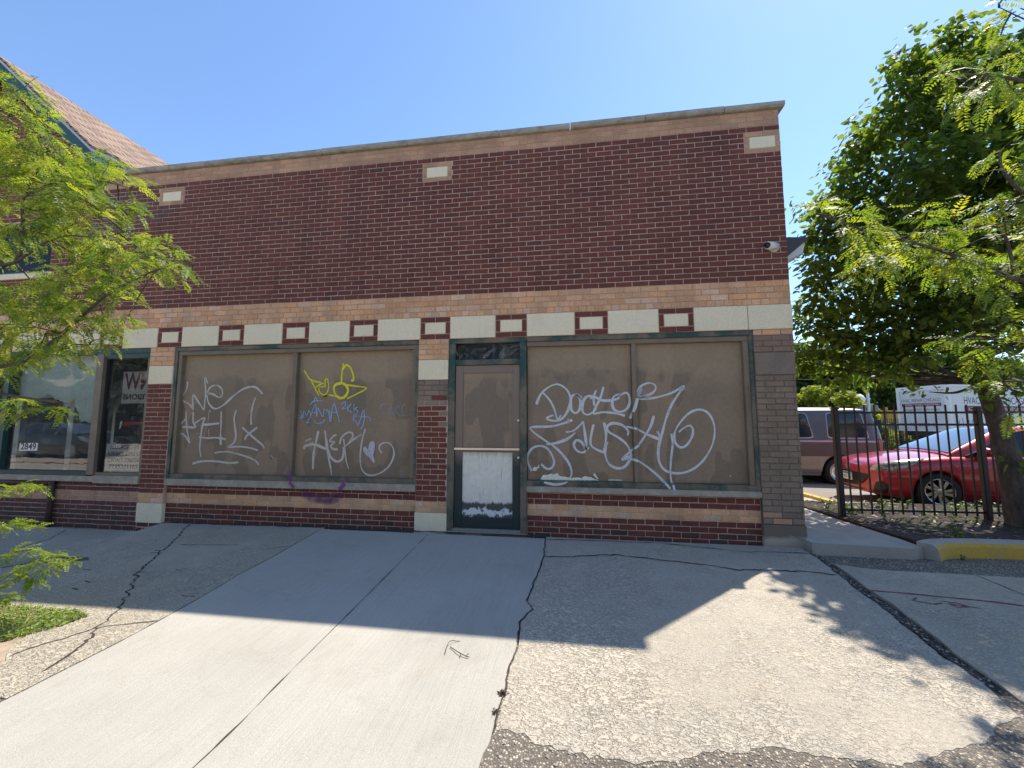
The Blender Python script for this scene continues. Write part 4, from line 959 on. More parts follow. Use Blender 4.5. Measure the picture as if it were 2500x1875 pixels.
mb = MB(); mb.box(lx0-0.01, lx1+0.01, 0.0, 0.13, -0.215, -0.182, 0.004); part(mb, "threshold", simple("worn_threshold", (0.25, 0.24, 0.21), 0.5, 0.2, 20), leaf)
mb = MB(); mb.box(DX0, DX1, -0.035, 0.1, -0.30, -0.216, 0.01); part(mb, "door_step", MAT['conc_walk'])

# display window on the left
ZB = 0.352
winD = frame_bars([(W2[0], W2[1]-.002, 0.010, 0.12, 2.165, HEADZ-.005), (W2[0], -8.155, 0.012, 0.12, ZB+0.002, 0.415), (-9.86, -9.76, 0.014, 0.12, 0.417, 2.163), (-8.01, W2[1]-.01, 0.02, 0.12, 2.09, 2.163)], "display_window", MAT['green'])
tag(winD, "glazed display window with the number 2849 and a green frame")
frame_bars([(-8.152, -8.03, 0.004, 0.12, 0.368, 2.163), (W2[1]-0.055, W2[1]-.003, 0.022, 0.12, 0.368, 2.088), (-8.028, W2[1]-.057, 0.022, 0.12, 0.368, 0.405)], "mullion", MAT['brown'], winD)
frame_bars([(-8.027, -7.985, 0.05, 0.11, 0.407, 2.088)], "inner_frame", MAT['black'], winD)
for a, b in ((-12.5, -9.862), (-9.758, -8.154), (-7.984, W2[1]-0.056)):
    mb = MB(); mb.poly([(a, 0.075, 0.40), (b, 0.075, 0.40), (b, 0.075, 2.165), (a, 0.075, 2.165)]); part(mb, "pane", MAT['glass'], winD)
def m_film():
    t = NT("pale_blue_window_film")
    n = t.noise(1.0, 7, 0.7, vec=t.mapv((6, 1, 1.5)), dist=0.5); n2 = t.noise(3, 7, 0.75, dist=0.8)
    c = t.mix(t.ramp(n2, (0.3, 0.0), (0.7, 1.0)), (0.42, 0.53, 0.54), (0.58, 0.68, 0.68))
    c = t.mix(t.ramp(n, (0.62, 0.0), (0.72, 0.7)), c, (0.62, 0.68, 0.68)); c = t.mix(t.ramp(n, (0.27, 0.7), (0.34, 0.0)), c, (0.12, 0.17, 0.19))
    t.set(Base_Color=c, Roughness=0.5); return t.m
mb = MB()
low = ragged([(-9.85,1.50),(-9.6,1.56),(-9.41,1.49),(-9.2,1.58),(-9.0,1.46),(-8.86,1.36),(-8.7,1.50),(-8.55,1.18),(-8.38,1.12),(-8.25,1.45),(-8.12,1.5)], 0.05, 0.02, 31, 9)
ids = [mb.vert((x, 0.16+0.012*math.sin(x*9), z)) for x, z in low]; top = [mb.vert((x, 0.16+0.012*math.sin(x*9), 2.17)) for x, z in low]
for i in range(len(ids)-1): mb.face((ids[i], ids[i+1], top[i+1], top[i]))
part(mb, "window_film", m_film(), winD)
mb = MB(); mb.box(-12.4, -7.2, 0.19, 3.4, 0.20, 0.26); part(mb, "display_floor", simple("display_floor_boards", (0.30, 0.29, 0.27), 0.6, 0.2, 5), winD)
mb = MB()
for x in (-9.32, -8.45, -7.86, -10.4): mb.box(x-0.05, x+0.05, 0.55, 0.63, 0.26, 1.55)
mb.box(-10.5, -7.3, 0.56, 0.62, 1.55, 1.64)
part(mb, "mullion_reflection", simple("white_reflection_bars", (0.55, 0.58, 0.57), 0.5, 0.1, 5), winD)  # white bars stand in for a mullion's reflection in the glass
mb = MB(); mb.box(-12.4, -7.0, 1.35, 1.38, 0.26, 2.4); part(mb, "inner_partition", simple("dark_interior_wall", (0.05, 0.06, 0.058), 0.7, 0.4, 2), winD)
# gable, roof
SL = MB(); ov = 0.42
def roofside(pts, sgn):
    cx = RK[0][0]
    P = [((x if sgn > 0 else 2*cx-x), z) for x, z in pts]
    for i in range(len(P)-1):
        SL.poly([(P[i][0], ov, P[i][1]), (P[i+1][0], ov, P[i+1][1]), (P[i+1][0], 13, P[i+1][1]), (P[i][0], 13, P[i][1])][::(1 if sgn > 0 else -1)])
        SL.poly([(P[i][0], ov, P[i][1]-0.05), (P[i+1][0], ov, P[i+1][1]-0.05), (P[i+1][0], ov, P[i+1][1]), (P[i][0], ov, P[i][1])])
roofside(RK, 1); roofside(RK, -1)
roof = part(SL, "roof", MAT['shingle'])
fa = MB(); tr = MB()
for sgn in (1, -1):
    cx = RK[0][0]
    for i in range(len(RK)-1):
        (xa, za), (xb, zb) = RK[i], RK[i+1]
        if sgn < 0: xa, xb = 2*cx-xa, 2*cx-xb
        tr.m = 0
        q = [(xa, za-0.052), (xb, zb-0.052), (xb, zb-0.10), (xa, za-0.10)]; tr.prism(q, ov-0.01, ov+0.03)
        q = [(xa, za-0.101), (xb, zb-0.101), (xb, zb-0.36), (xa, za-0.36)]; fa.prism(q, ov+0.02, ov+0.05)
        fa.poly([(xa, ov+0.05, za-0.12), (xb, ov+0.05, zb-0.12), (xb, GY+0.1, zb-0.12), (xa, GY+0.1, za-0.12)])
part(fa, "bargeboard", MAT['green'], roof, True); part(tr, "roof_trim", simple("grey_metal_drip_edge", (0.42, 0.43, 0.42), 0.5, 0.1), roof, True)
mb = MB(); mb.prism([(-9.27, 5.82), (-8.77, 5.58), (-8.82, 5.40), (-9.27, 5.58)], ov+0.0, ov+0.019)
part(mb, "soffit", simple("pale_green_soffit", (0.10, 0.26, 0.21), 0.5, 0.1), roof)
uw = frame_bars([(UPW[0], UPW[1], 0.04, 0.10, UPW[3]-0.07, UPW[3]-.003), (UPW[0], UPW[1], 0.04, 0.10, UPW[2]+.003, UPW[2]+0.05), (UPW[1]-0.05, UPW[1]-.003, 0.042, 0.10, UPW[2]+0.052, UPW[3]-0.072), (UPW[0]+.003, UPW[0]+0.05, 0.042, 0.10, UPW[2]+0.052, UPW[3]-0.072)], "upper_window", MAT['green'])
mb = MB(); mb.poly([(UPW[0], 0.075, UPW[2]), (UPW[1], 0.075, UPW[2]), (UPW[1], 0.075, UPW[3]), (UPW[0], 0.075, UPW[3])]); part(mb, "pane", MAT['glass_upper'], uw)
mb = MB(); mb.box(UPW[0], UPW[1], 0.3, 0.32, UPW[2]-.1, UPW[3]+.1); part(mb, "pane_backing", MAT['black'], uw)  # black sheet set behind the upper pane
mb = MB(); mb.box(UPW[0]-0.06, UPW[1]+0.10, -0.03, 0.08, UPW[2]-0.09, UPW[2]-.002, 0.005); part(mb, "upper_sill", MAT['stone'], uw)
mb = MB(); mb.box(UPW[1]+.003, UPW[1]+0.10, -0.004, 0.05, UPW[3]-0.14, UPW[3]-0.02, 0.004); part(mb, "lintel_stone", MAT['stone'], uw)
# drainpipe below the display window
mb = MB(); mb.smooth = True; mb.tube([(-8.72, 0.0, 0.262), (-8.72, -0.005, -0.43)], 0.036, 12); mb.tube([(-10.2, 0.0, 0.235), (-8.72, 0.0, 0.235)], 0.03, 12); mb.tube([(-8.95, 0.0, 0.235), (-8.95, 0.0, 0.15)], 0.022, 10)
part(mb, "drainpipe", MAT['rust'])
def text_mesh(name, s, size, mat, parent, loc, rot=(math.pi/2, 0, 0), width=None, depth=0.0008, mirror=False, align='CENTER', shear=0.0, stroke=0.0):
    cu_ = bpy.data.curves.new(name, 'FONT'); cu_.body = s; cu_.size = size; cu_.align_x = align; cu_.align_y = 'CENTER'; cu_.shear = shear; cu_.extrude = depth; cu_.offset = stroke
    o = bpy.data.objects.new(name, cu_); COL.objects.link(o)
    dg = bpy.context.evaluated_depsgraph_get(); dg.update()
    me = bpy.data.meshes.new_from_object(o.evaluated_get(dg)); bpy.data.objects.remove(o); bpy.data.curves.remove(cu_)
    me.materials.clear(); me.materials.append(mat); me.name = name
    xs = [v.co.x for v in me.vertices]
    if width and xs:
        k = width/(max(xs)-min(xs))
        for v in me.vertices: v.co.x *= k
    if mirror:
        for v in me.vertices: v.co.x = -v.co.x
    r = put(name, me, parent); r.location = loc; r.rotation_euler = rot
    return r

# number on the glass, papers in the window
mb = MB(); mb.poly([(-9.52, 0.0742, 0.70), (-9.18, 0.0742, 0.705), (-9.18, 0.0742, 0.822), (-9.52, 0.0742, 0.815)])
part(mb, "number_sticker", MAT['white'], winD)
text_mesh("house_number", "2849", 0.135, MAT['black'], winD, (-9.35, 0.0735, 0.762), width=0.29, stroke=0.003)
def poster(name, label, x0, x1, z0, z1, y, mat):
    t = thing(name, label, "sign", ((x0+x1)/2, y, z0)); mb = MB(); w = (x1-x0)/2; h = z1-z0
    mb.box(-w, w, 0.0, 0.002, 0, h); mb.build("sheet", mat, t); return t, w, h
m_dred = simple("dark_red_ink", (0.13, 0.02, 0.03), 0.7, 0.2, 30); m_dark = simple("dark_marker_ink", (0.035, 0.02, 0.04), 0.7, 0.2)
paper = simple("bluish_white_paper", (0.50, 0.52, 0.56), 0.7, 0.06, 6)
t, w, h = poster("paper_sign", "handwritten paper sign reading MANAGED BY with phone numbers, low in the narrow window pane", -7.94, -7.30, 0.43, 0.82, 0.085, paper)
for i, (s, m, k) in enumerate((("MANAGED BY", m_dred, .8), ("ALEKSANDR SUPPLE LLC", m_dark, .92), ("CONTACT 7738675304", m_dark, .92), ("7735231162", m_dark, .78))):
    text_mesh("writing", s, 0.085, m, t, (0.0, -0.0015, h-0.055-i*0.093), width=2*w*k, shear=0.08, stroke=0.0015)
t, w, h = poster("poster", "pale poster with big dark red letters and mirrored words behind the narrow pane", -7.79, -7.29, 1.42, 1.90, 0.11, simple("poster_paper", (0.42, 0.41, 0.41), 0.7, 0.2, 5))
text_mesh("poster_letters", "MW", 0.36, m_dred, t, (0.02, -0.0015, 0.32), width=0.46, mirror=True, stroke=0.006)
text_mesh("poster_letters", "VISIONS", 0.11, MAT['black'], t, (0.0, -0.0015, 0.095), width=0.46, mirror=True, stroke=0.003)
t, w, h = poster("poster", "black poster with a red and white streak behind the narrow pane", -7.88, -7.31, 0.84, 1.30, 0.12, simple("black_poster", (0.012, 0.014, 0.018), 0.4, 0.5, 4))
mb = MB(); mb.poly([(-0.14, -0.001, 0.24), (0.18, -0.001, 0.27), (0.22, -0.001, 0.30), (-0.10, -0.001, 0.31), (-0.17, -0.001, 0.27)]); mb.build("red_streak", simple("red_poster_ink", (0.35, 0.03, 0.05), 0.5), t)
mb = MB(); mb.poly([(-0.20, -0.0015, 0.19), (-0.17, -0.0015, 0.22), (-0.15, -0.0015, 0.32), (-0.19, -0.0015, 0.31)]); mb.build("white_streak", MAT['white'], t)

# camera and floodlight on the wall
t = thing("security_camera", "white bullet security camera with black front on the red brick near the corner", "camera", (1.345, 0.0, 3.225))
mb = MB(); mb.smooth = True; mb.lathe([(0.058, 0.0), (0.058, -0.018), (0.05, -0.026), (0.02, -0.03)], 24, (0, 0, 0), 'Y'); mb.build("mount", MAT['white'], t, fix=True)
def cyl(mb, a, b, r0, r1, n=20): mb.smooth = True; mb.tube([a, b], [r0, r1], n)
mb = MB(); d = Vector((-0.80, -0.62, -0.12)).normalized(); p0 = Vector((0, -0.03, 0)); cyl(mb, p0-d*.02, p0+d*0.155, 0.047, 0.044); mb.build("housing", MAT['white'], t, fix=True)
mb = MB(); cyl(mb, p0+d*0.155, p0+d*0.175, 0.034, 0.033); mb.build("lens_hood", MAT['black'], t, fix=True)
t = thing("wall_light", "dark wedge shaped floodlight on the side wall just past the corner", "light", (XR, 0.45, 3.2))
mb = MB(); mb.prism([(0, 0.0), (0.10, -0.01), (0.38, 0.23), (0.38, 0.26), (0, 0.28)], -0.16, 0.16); mb.build("housing", simple("grey_bronze_housing", (0.05, 0.055, 0.06), 0.45, 0.15), t, fix=True)
mb = MB(); mb.poly([(0.0, -0.15, -0.003), (0.10, -0.15, -0.014), (0.37, -0.15, 0.218), (0.37, 0.15, 0.218), (0.10, 0.15, -0.014), (0.0, 0.15, -0.003)]); mb.prism([(0.11, 0.0), (0.36, 0.2), (0.33, 0.06), (0.14, -0.03)], -0.14, 0.14); mb.build("diffuser", simple("frosted_lens", (0.62, 0.64, 0.62), 0.3, 0.05), t, fix=True)

# ------------------------------------------------------------------ foliage
def jit(col, a, rr): 
    v = rr.uniform(1-a, 1+a); return (col[0]*v*rr.uniform(.92, 1.1), col[1]*v, col[2]*v*rr.uniform(.85, 1.15), 1)
def frond(mb, p, d, L, rr, tone, pairs=10, ll=0.033, lw=0.0125, droop=0.5):
    """a pinnate leaf: a drooping midrib with paired leaflets"""
    d = d.normalized(); up = Vector((0, 0, 1))
    side = d.cross(up)
    if side.length < 0.1: side = Vector((1, 0, 0))
    side.normalize(); side = (side + up*rr.uniform(-.7, .7)).normalized(); side = (side - d*side.dot(d)).normalized()
    mb.cur = jit(tone, 0.16, rr); q = p.copy(); st = L/pairs; dd = d.copy()
    for i in range(pairs):
        dd = (dd - up*droop*0.09).normalized(); q = q + dd*st
        k = math.sin((0.25+0.75*(i+1)/pairs)*math.pi*0.86)**0.6
        for s in (1, -1):
            o = (side*s*0.9 + dd*0.42 + Vector((rr.uniform(-.2, .2), rr.uniform(-.2, .2), rr.uniform(-.3, .1)))).normalized()
            n = o.cross(dd)
            if n.length < 1e-3: continue
            w = o.cross(n).normalized(); l = ll*k*rr.uniform(.75, 1.15); ww = lw*k*rr.uniform(.8, 1.1)
            a = q; b = q+o*l*0.45+w*ww*0.5; c = q+o*l; e = q+o*l*0.45-w*ww*0.5
            mb.poly([a, b, c, e])
def spray(mb, tw, p, d, L, rr, tones, nfr, fl=0.15, **k):
    """a thin twig carrying fronds"""
    d = d.normalized(); pts = [p]; dd = d.copy()
    for i in range(5): dd = (dd + Vector((rr.uniform(-.2, .2), rr.uniform(-.2, .2), rr.uniform(-.32, .12)))).normalized(); pts.append(pts[-1]+dd*L/5)
    tw.tube(pts, [0.0035, 0.003, 0.0026, 0.002, 0.0016, 0.001], 4, False)
    for i in range(nfr):
        f = (i+0.6)/nfr*5; a = min(4, int(f)); q = pts[a].lerp(pts[a+1], f-a)
        t = (pts[a+1]-pts[a]).normalized(); s = t.cross(Vector((0, 0, 1)))
        if s.length < 0.1: s = Vector((1, 0, 0))
        s.normalize()
        o = t*rr.uniform(.3, .9) + s*(1 if i % 2 else -1)*rr.uniform(.5, 1.0) + Vector((0, 0, rr.uniform(-.55, .35)))
        frond(mb, q, o, fl*rr.uniform(.7, 1.15), rr, rr.choice(tones), pairs=rr.randint(8, 11), droop=rr.uniform(.3, 1.3), **k)
LT = [(0.20, 0.27, 0.05), (0.24, 0.30, 0.05), (0.13, 0.195, 0.045), (0.32, 0.34, 0.05), (0.20, 0.26, 0.045), (0.09, 0.15, 0.04)]
def locust(name, label, base, trunk, branches, blobs, seed, dens, tones, fl):
    rr = random.Random(seed); t = thing(name, label, "tree", base); o = -Vector(base)
    tk = MB(); tk.smooth = True
    tk.tube(catmull(trunk, 4), [0.13-0.05*i/((len(trunk)-1)*4) for i in range((len(trunk)-1)*4+1)], 10)
    for b in branches:
        P = catmull(b, 5); n = len(P); r0 = 0.022 if len(b) > 4 else 0.011
        tk.tube(P, [r0*(1-0.82*i/(n-1)) for i in range(n)], 7)
    tk.build("trunk", MAT['bark'], t, o, True)
    lf = MB(); tw = lf; allb = [Vector(p) for b in branches for p in catmull(b, 6)]
    for (x, y, z, r) in blobs:
        c = Vector((x, y, z)); near = min(allb, key=lambda q: (q-c).length)
        n = max(2, int(dens*(r/0.15)**2))
        lf.cur = (0.08, 0.065, 0.04, 1)
        if (near-c).length < 0.9: tw.tube([near, near.lerp(c, .6)+Vector((0, 0, .02)), c], [0.006, 0.004, 0.0025], 4, False)
        for i in range(n):
            v = Vector((rr.gauss(0, 1), rr.gauss(0, 1), rr.gauss(0, 1))).normalized()
            p = c + v*r*rr.uniform(0.0, 0.65); out = (p-near); out = out.normalized() if out.length > .01 else v
            spray(lf, tw, p, v*0.8+out*0.7+Vector((0, 0, -.05)), r*rr.uniform(.6, 1.1)+0.05, rr, tones, rr.randint(4, 6), fl)
    lf.build("crown", MAT['leaf'], t, o)
    return t
locust("honey_locust_tree", "bright green honey locust reaching in over the display window", (-7.2, -2.75, -0.3),
       [(-7.2,-2.75,-0.35),(-7.15,-2.74,0.6),(-7.0,-2.7,1.5),(-6.9,-2.72,2.6),(-6.7,-2.75,4.0)],
       [[(-7.02,-2.7,1.35)]+LBR[0], [(-6.95,-2.7,1.75)]+LBR[1], LBR[2], [(-6.85,-2.72,2.8)]+LBR[3], LBR[4], LBR[5], [(-7.0,-2.7,1.4)]+LBR[6]], LBLOB, 21, 10.0, LT, 0.14)
locust("honey_locust_tree", "sunlit honey locust sprays hanging in front of the dark leafy tree by the fence", (2.9, -2.6, -0.28),
       [(2.9,-2.6,-0.35),(2.88,-2.55,0.6),(2.85,-2.5,1.6),(2.8,-2.5,2.6),(2.75,-2.5,3.9)],
       [[(2.85,-2.5,1.7)]+RBR[0], [(2.83,-2.5,1.9)]+RBR[1], [(2.8,-2.5,2.7)]+RBR[2], [(2.86,-2.5,1.3)]+RBR[3], RBR[4], [(2.86,-2.5,1.2)]+RBR[5], [(2.77,-2.5,3.4)]+RBR[6]], RBLOB, 22, 11.5, LT, 0.14)
# low shoots growing from the parkway at the left edge
rr = random.Random(5)
for i, P in enumerate(SHOOT):
    base = Vector((P[0][0]-0.12, P[0][1], H(P[0][0]-0.12, P[0][1])))
    t = thing("locust_shoot", ["yellow green leafy shoot, uppermost at the left edge of the pavement", "thin leafy shoot curving right in front of the low brick wall", "long leafy shoot arching right over the shaded pavement", "leafy shoot with curled young tips above the grass", "short leafy shoot leaning over the grass", "lowest small shoot beside the grass at the left edge"][i], "plant", base, group="leafy shoots at the left edge")
    st = MB(); lf = MB(); cv = catmull([base-Vector((0, 0, .02)), base.lerp(Vector(P[0]), .6)+Vector((-.03, 0, .05))]+P, 6); o = -base
    st.smooth = True; st.tube(cv, [0.006*(1-0.75*k/(len(cv)-1)) for k in range(len(cv))], 5)
    for k in range(8, len(cv)):
        tdir = (cv[min(k+1, len(cv)-1)]-cv[k-1]).normalized()
        for s in (1, -1):
            dv = tdir*0.5 + Vector((rr.uniform(-.5, .5), s*0.6, rr.uniform(-.2, .9)))
            frond(lf, cv[k], dv, rr.uniform(.06, .13), rr, rr.choice([(0.20, 0.27, 0.03), (0.25, 0.30, 0.035), (0.16, 0.24, 0.03)]), pairs=8, ll=0.027, lw=0.013, droop=1.5)
    st.build("stem", MAT['twig'], t, o); lf.build("leaves", MAT['leaf'], t, o)

def heart(mb, p, d, nrm, s, col):
    """a broad heart-shaped leaf, folded a little along its midrib"""
    d = d.normalized(); w = d.cross(nrm)
    if w.length < 1e-3: w = d.cross(Vector((0.3, 1, 0.2)))
    w.normalize(); n = w.cross(d); mb.cur = col; f = 0.16
    O = [mb.vert(p), mb.vert(p+d*s)]; m = mb.vert(p+d*s*0.42-n*s*0.03)
    for sg in (1, -1):
        a = mb.vert(p-d*s*0.10+w*sg*s*0.25+n*s*f*.4); b = mb.vert(p+d*s*0.22+w*sg*s*0.47+n*s*f); c = mb.vert(p+d*s*0.66+w*sg*s*0.30+n*s*f*.6)
        for q in ((O[0], a, b, m), (m, b, c, O[1])): mb.face(q if sg > 0 else q[::-1])
rr = random.Random(9)
t = thing("linden_tree", "big dark leafy tree with heart shaped leaves and a leaning grey trunk before the fence", "tree", (4.62, 1.15, -0.17))
o = -Vector((4.62, 1.15, -0.17)); tk = MB(); tk.smooth = True
tp = catmull([(4.66,1.15,-0.25),(4.62,1.15,0.0),(4.58,1.15,0.5),(4.50,1.16,1.1),(4.40,1.18,1.8),(4.42,1.2,2.8),(4.45,1.2,4.2),(4.4,1.2,5.6)], 5)
tk.tube(tp, [max(0.03, 0.19-0.155*(i/(len(tp)-1))**0.7 + (0.05 if i < 3 else 0)) for i in range(len(tp))], 14)
lb = [(x, y+0.1, z, r) for x, y, z, r in TBLOB]
lb += [(x+rr.uniform(-.1, .5), y+rr.uniform(.8, 1.5), z+rr.uniform(-.2, .2), r) for x, y, z, r in TBLOB[::2]]
lb += [(9.3-x+rr.uniform(-.2, .2), y+rr.uniform(-.2, .9), z, r*1.15) for x, y, z, r in TBLOB if x > 2.4][::1]  # mirrored clumps out of view, added to cast shade on the right
lb += [(3.5,-.9,3.6,.5),(3.15,-1.5,3.3,.45),(3.7,-1.1,4.2,.55),(3.3,-1.6,4.2,.5),(4.0,-.7,3.4,.5),(4.3,-.6,4.0,.55),(4.9,-.2,4.6,.6),(4.3,-1.2,4.6,.55),(5.2,-1.0,4.0,.6),(4.9,-1.6,4.4,.55),(5.6,-.2,3.6,.6),(4.4,-.8,3.3,.5),(5.0,-.6,5.3,.6),(5.6,-1.4,4.9,.6),(6.2,-.6,4.4,.7),(6.0,.2,5.2,.7)]  # unseen clumps added beyond the frame to shade the right-hand pavement
lb = [b for b in lb if not (b[0]-b[3] < 1.62 and b[1] > -0.2)]
for (x, y, z, r) in lb[::2]:
    c = Vector((x, y, z)); h = max(1.7, min(5.2, z-0.5*math.hypot(x-4.45, y-1.2))); s = Vector((4.43, 1.19, h))
    P = catmull([s, s.lerp(c, .5)+Vector((0, 0, -.08)), c], 5); tk.tube(P, [0.032*(1-.85*i/(len(P)-1)) for i in range(len(P))], 5, False)
for P in ([(4.6,1.12,0.55),(4.5,1.05,0.62),(4.42,1.0,0.66)], [(4.62,1.12,0.4),(4.75,1.02,0.5),(4.8,0.98,0.62)]): tk.tube(P, [0.008, 0.006, 0.003], 5)
tk.build("trunk", MAT['bark'], t, o, True)
lf = MB()
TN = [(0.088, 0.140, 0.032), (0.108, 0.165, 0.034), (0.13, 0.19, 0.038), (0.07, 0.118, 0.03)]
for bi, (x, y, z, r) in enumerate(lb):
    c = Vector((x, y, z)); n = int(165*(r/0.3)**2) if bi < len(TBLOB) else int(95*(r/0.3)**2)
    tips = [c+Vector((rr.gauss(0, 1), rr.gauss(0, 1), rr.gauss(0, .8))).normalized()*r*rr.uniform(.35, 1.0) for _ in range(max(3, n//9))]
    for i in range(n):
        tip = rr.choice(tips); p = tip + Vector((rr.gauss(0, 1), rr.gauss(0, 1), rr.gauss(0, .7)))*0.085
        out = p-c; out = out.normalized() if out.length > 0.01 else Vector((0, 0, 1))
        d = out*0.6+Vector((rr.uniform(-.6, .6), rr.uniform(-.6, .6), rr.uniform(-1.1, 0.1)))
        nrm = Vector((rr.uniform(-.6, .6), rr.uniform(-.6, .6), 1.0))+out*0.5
        young = (p-c).length > r*0.8 and rr.random() < 0.4  # yellower leaves at the clump rims, coloured to give sunlit edges
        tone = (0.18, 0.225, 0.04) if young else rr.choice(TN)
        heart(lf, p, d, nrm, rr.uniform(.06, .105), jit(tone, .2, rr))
for c, n in (((4.40,0.98,0.68), 10), ((4.78,0.98,0.62), 8), ((4.45,0.9,1.55), 16), ((4.2,0.85,1.45), 10), ((4.7,0.9,0.1), 22), ((4.85,0.85,-0.02), 14)):
    for i in range(n):
        p = Vector(c)+Vector((rr.gauss(0, .07), rr.gauss(0, .07), rr.gauss(0, .06))); heart(lf, p, Vector((rr.uniform(-1, 1), rr.uniform(-1, .3), rr.uniform(-1, .2))), Vector((rr.uniform(-.5, .5), rr.uniform(-.8, .2), 1)), rr.uniform(.07, .115), jit((0.10, 0.165, 0.03), .25, rr))
lf.build("crown", MAT['linden'], t, o)

# grass patch at the left, weeds
def blades(mb, x, y, z, rr, h, w, tone, lean=0.6):
    a = rr.uniform(0, 6.283); d = Vector((math.cos(a), math.sin(a), 0)); s = Vector((-d.y, d.x, 0))*w; mb.cur = jit(tone, .25, rr)
    p = Vector((x, y, z)); q = p+Vector((0, 0, h*.6))+d*h*lean*.35; e = p+Vector((0, 0, h*.9))+d*h*lean
    a0 = mb.vert(p-s); a1 = mb.vert(p+s); b0 = mb.vert(q-s*.7); b1 = mb.vert(q+s*.7); c = mb.vert(e); mb.face((a0, a1, b1, b0)); mb.face((b0, b1, c))
rr = random.Random(3); gr = MB(); gp = [(-12,-2.3),(-5.19,-2.34),(-4.72,-2.37),(-4.60,-2.43),(-4.62,-2.55),(-4.70,-2.68),(-4.80,-2.80),(-5.4,-2.98),(-12,-3.1)]
n = 0
while n < 9500:
    x = -4.55-rr.random()**1.6*2.6; y = rr.uniform(-3.05, -2.28)
    if not pinside((x, y), gp) or noise.noise(Vector((x*5, y*5, 2))) < -0.35 - 0.5*(y > -2.75): continue
    if n % 3 == 0:
        heart(gr, Vector((x, y, H(x, y)+rr.uniform(.0, .03))), Vector((rr.uniform(-1, 1), rr.uniform(-1, 1), rr.uniform(-.2, .5))), Vector((rr.uniform(-.5, .5), rr.uniform(-.5, .5), 1)), rr.uniform(.012, .024), jit(rr.choice([(0.17, 0.27, 0.05), (0.23, 0.31, 0.07)]), .2, rr)); n += 1; continue
    blades(gr, x, y, H(x, y)-0.012, rr, rr.uniform(.018, .055), 0.0036, rr.choice([(0.16, 0.24, 0.05), (0.2, 0.27, 0.06), (0.12, 0.2, 0.04), (0.27, 0.25, 0.10)]), rr.uniform(.3, 1.2)); n += 1
tag(gr.build("grass", MAT['weed']), "short bright green grass patch at the edge of the pavement, left", "grass", kind='stuff')
sp = MB()
for i in range(260):
    x = rr.uniform(-5.2, -4.3); y = rr.uniform(-3.3, -2.4)
    if x > -4.02: continue
    blades(sp, x, y, H(x, y)-0.01, rr, rr.uniform(.01, .03), .0025, rr.choice([(0.2, 0.17, 0.09), (0.26, 0.21, 0.12)]), 1.5)
tag(sp.build("dry_grass", MAT['weed']), "sparse straw coloured grass on the bare soil by the pavement", "grass", kind='stuff')
iv = MB(); rr = random.Random(17)
for i in range(2600):
    x = rr.uniform(2.62, 7.5); y = rr.uniform(0.15, 2.95)
    dn = noise.noise(Vector((x*1.7, y*1.7, 9)))
    lim = -0.05 if y > 1.75 else 0.12
    if x < 2.62+0.04*y or dn < lim: continue
    hgt = rr.uniform(.0, .13 if y > 1.6 else .06)*(0.6+dn); p = Vector((x, y, HBED(x, y)+hgt))
    heart(iv, p, Vector((rr.uniform(-1, 1), rr.uniform(-1, 1), rr.uniform(-.3, .5))), Vector((rr.uniform(-.5, .5), rr.uniform(-.5, .5), 1)), rr.uniform(.02, .055), jit(rr.choice([(0.09, 0.14, 0.035), (0.12, 0.17, 0.05), (0.07, 0.12, 0.04), (0.15, 0.17, 0.06)]), .25, rr))
tag(iv.build("ground_cover", MAT['weed']), "low leafy ground cover under the iron fence", "ground cover", kind='stuff')
lit = MB()
for i in range(1300):
    x = rr.uniform(2.65, 7.0); y = rr.uniform(.12, 2.9); z = HBED(x, y)+0.012; s = rr.uniform(.008, .045); a = rr.uniform(0, 6.28)
    v = rr.choice([(0.20, 0.15, 0.10, 1), (0.09, 0.06, 0.045, 1), (0.32, 0.27, 0.21, 1), (0.05, 0.035, 0.03, 1)]); lit.cur = v
    d = Vector((math.cos(a), math.sin(a), rr.uniform(-.2, .3)))*s; w = Vector((-math.sin(a), math.cos(a), rr.uniform(-.3, .3)))*s*.3
    p = Vector((x, y, z)); lit.poly([p-d, p+w, p+d, p-w])
tag(lit.build("leaf_litter", MAT['weed']), "dry leaf litter and bark chips on the planting bed", "leaf litter", kind='stuff')
def weed(x, y, z, h, label, cols, n, group):
    t = thing("weed", label, "plant", (x, y, z), group=group); st = MB(); lf = MB()
    for k in range(4):
        a = rr.uniform(0, 6.28); top = Vector((math.cos(a)*h*.45, math.sin(a)*h*.45, h*rr.uniform(.6, 1)))
        P = catmull([Vector((0, 0, -.02)), top*.5+Vector((0, 0, h*.12)), top], 4); st.tube(P, .003, 4, False)
        for i in range(n):
            q = P[rr.randint(2, len(P)-1)]; heart(lf, q, Vector((rr.uniform(-1, 1), rr.uniform(-1, 1), rr.uniform(-.4, .5))), Vector((rr.uniform(-.4, .4), rr.uniform(-.4, .4), 1)), rr.uniform(.018, .05)*(h/.2)**.5, jit(rr.choice(cols), .2, rr))
    st.build("stem", MAT['twig'], t); lf.build("leaves", MAT['weed'], t)
WC = [(0.09, 0.15, 0.03), (0.13, 0.19, 0.04), (0.06, 0.11, 0.03)]
for x, y, h, l in ((2.72,1.22,.20,"leafy weed beside the left fence post by the walkway"), (2.98,1.0,.16,"dark weed just right of the left fence post"), (3.5,1.9,.26,"tall weed behind the third fence picket"), (4.0,2.1,.2,"weed behind the middle of the first fence panel"), (4.35,1.75,.22,"weed left of the second fence post"), (3.3,0.42,.14,"small weed in the mulch near the yellow kerb"), (4.1,0.3,.10,"low weed near the foot of the big tree"), (2.78,1.9,.22,"bright weed behind the left fence post at the lot kerb")):
    weed(x, y, HBED(x, y), h, l, WC, 9, "weeds in the planting bed")
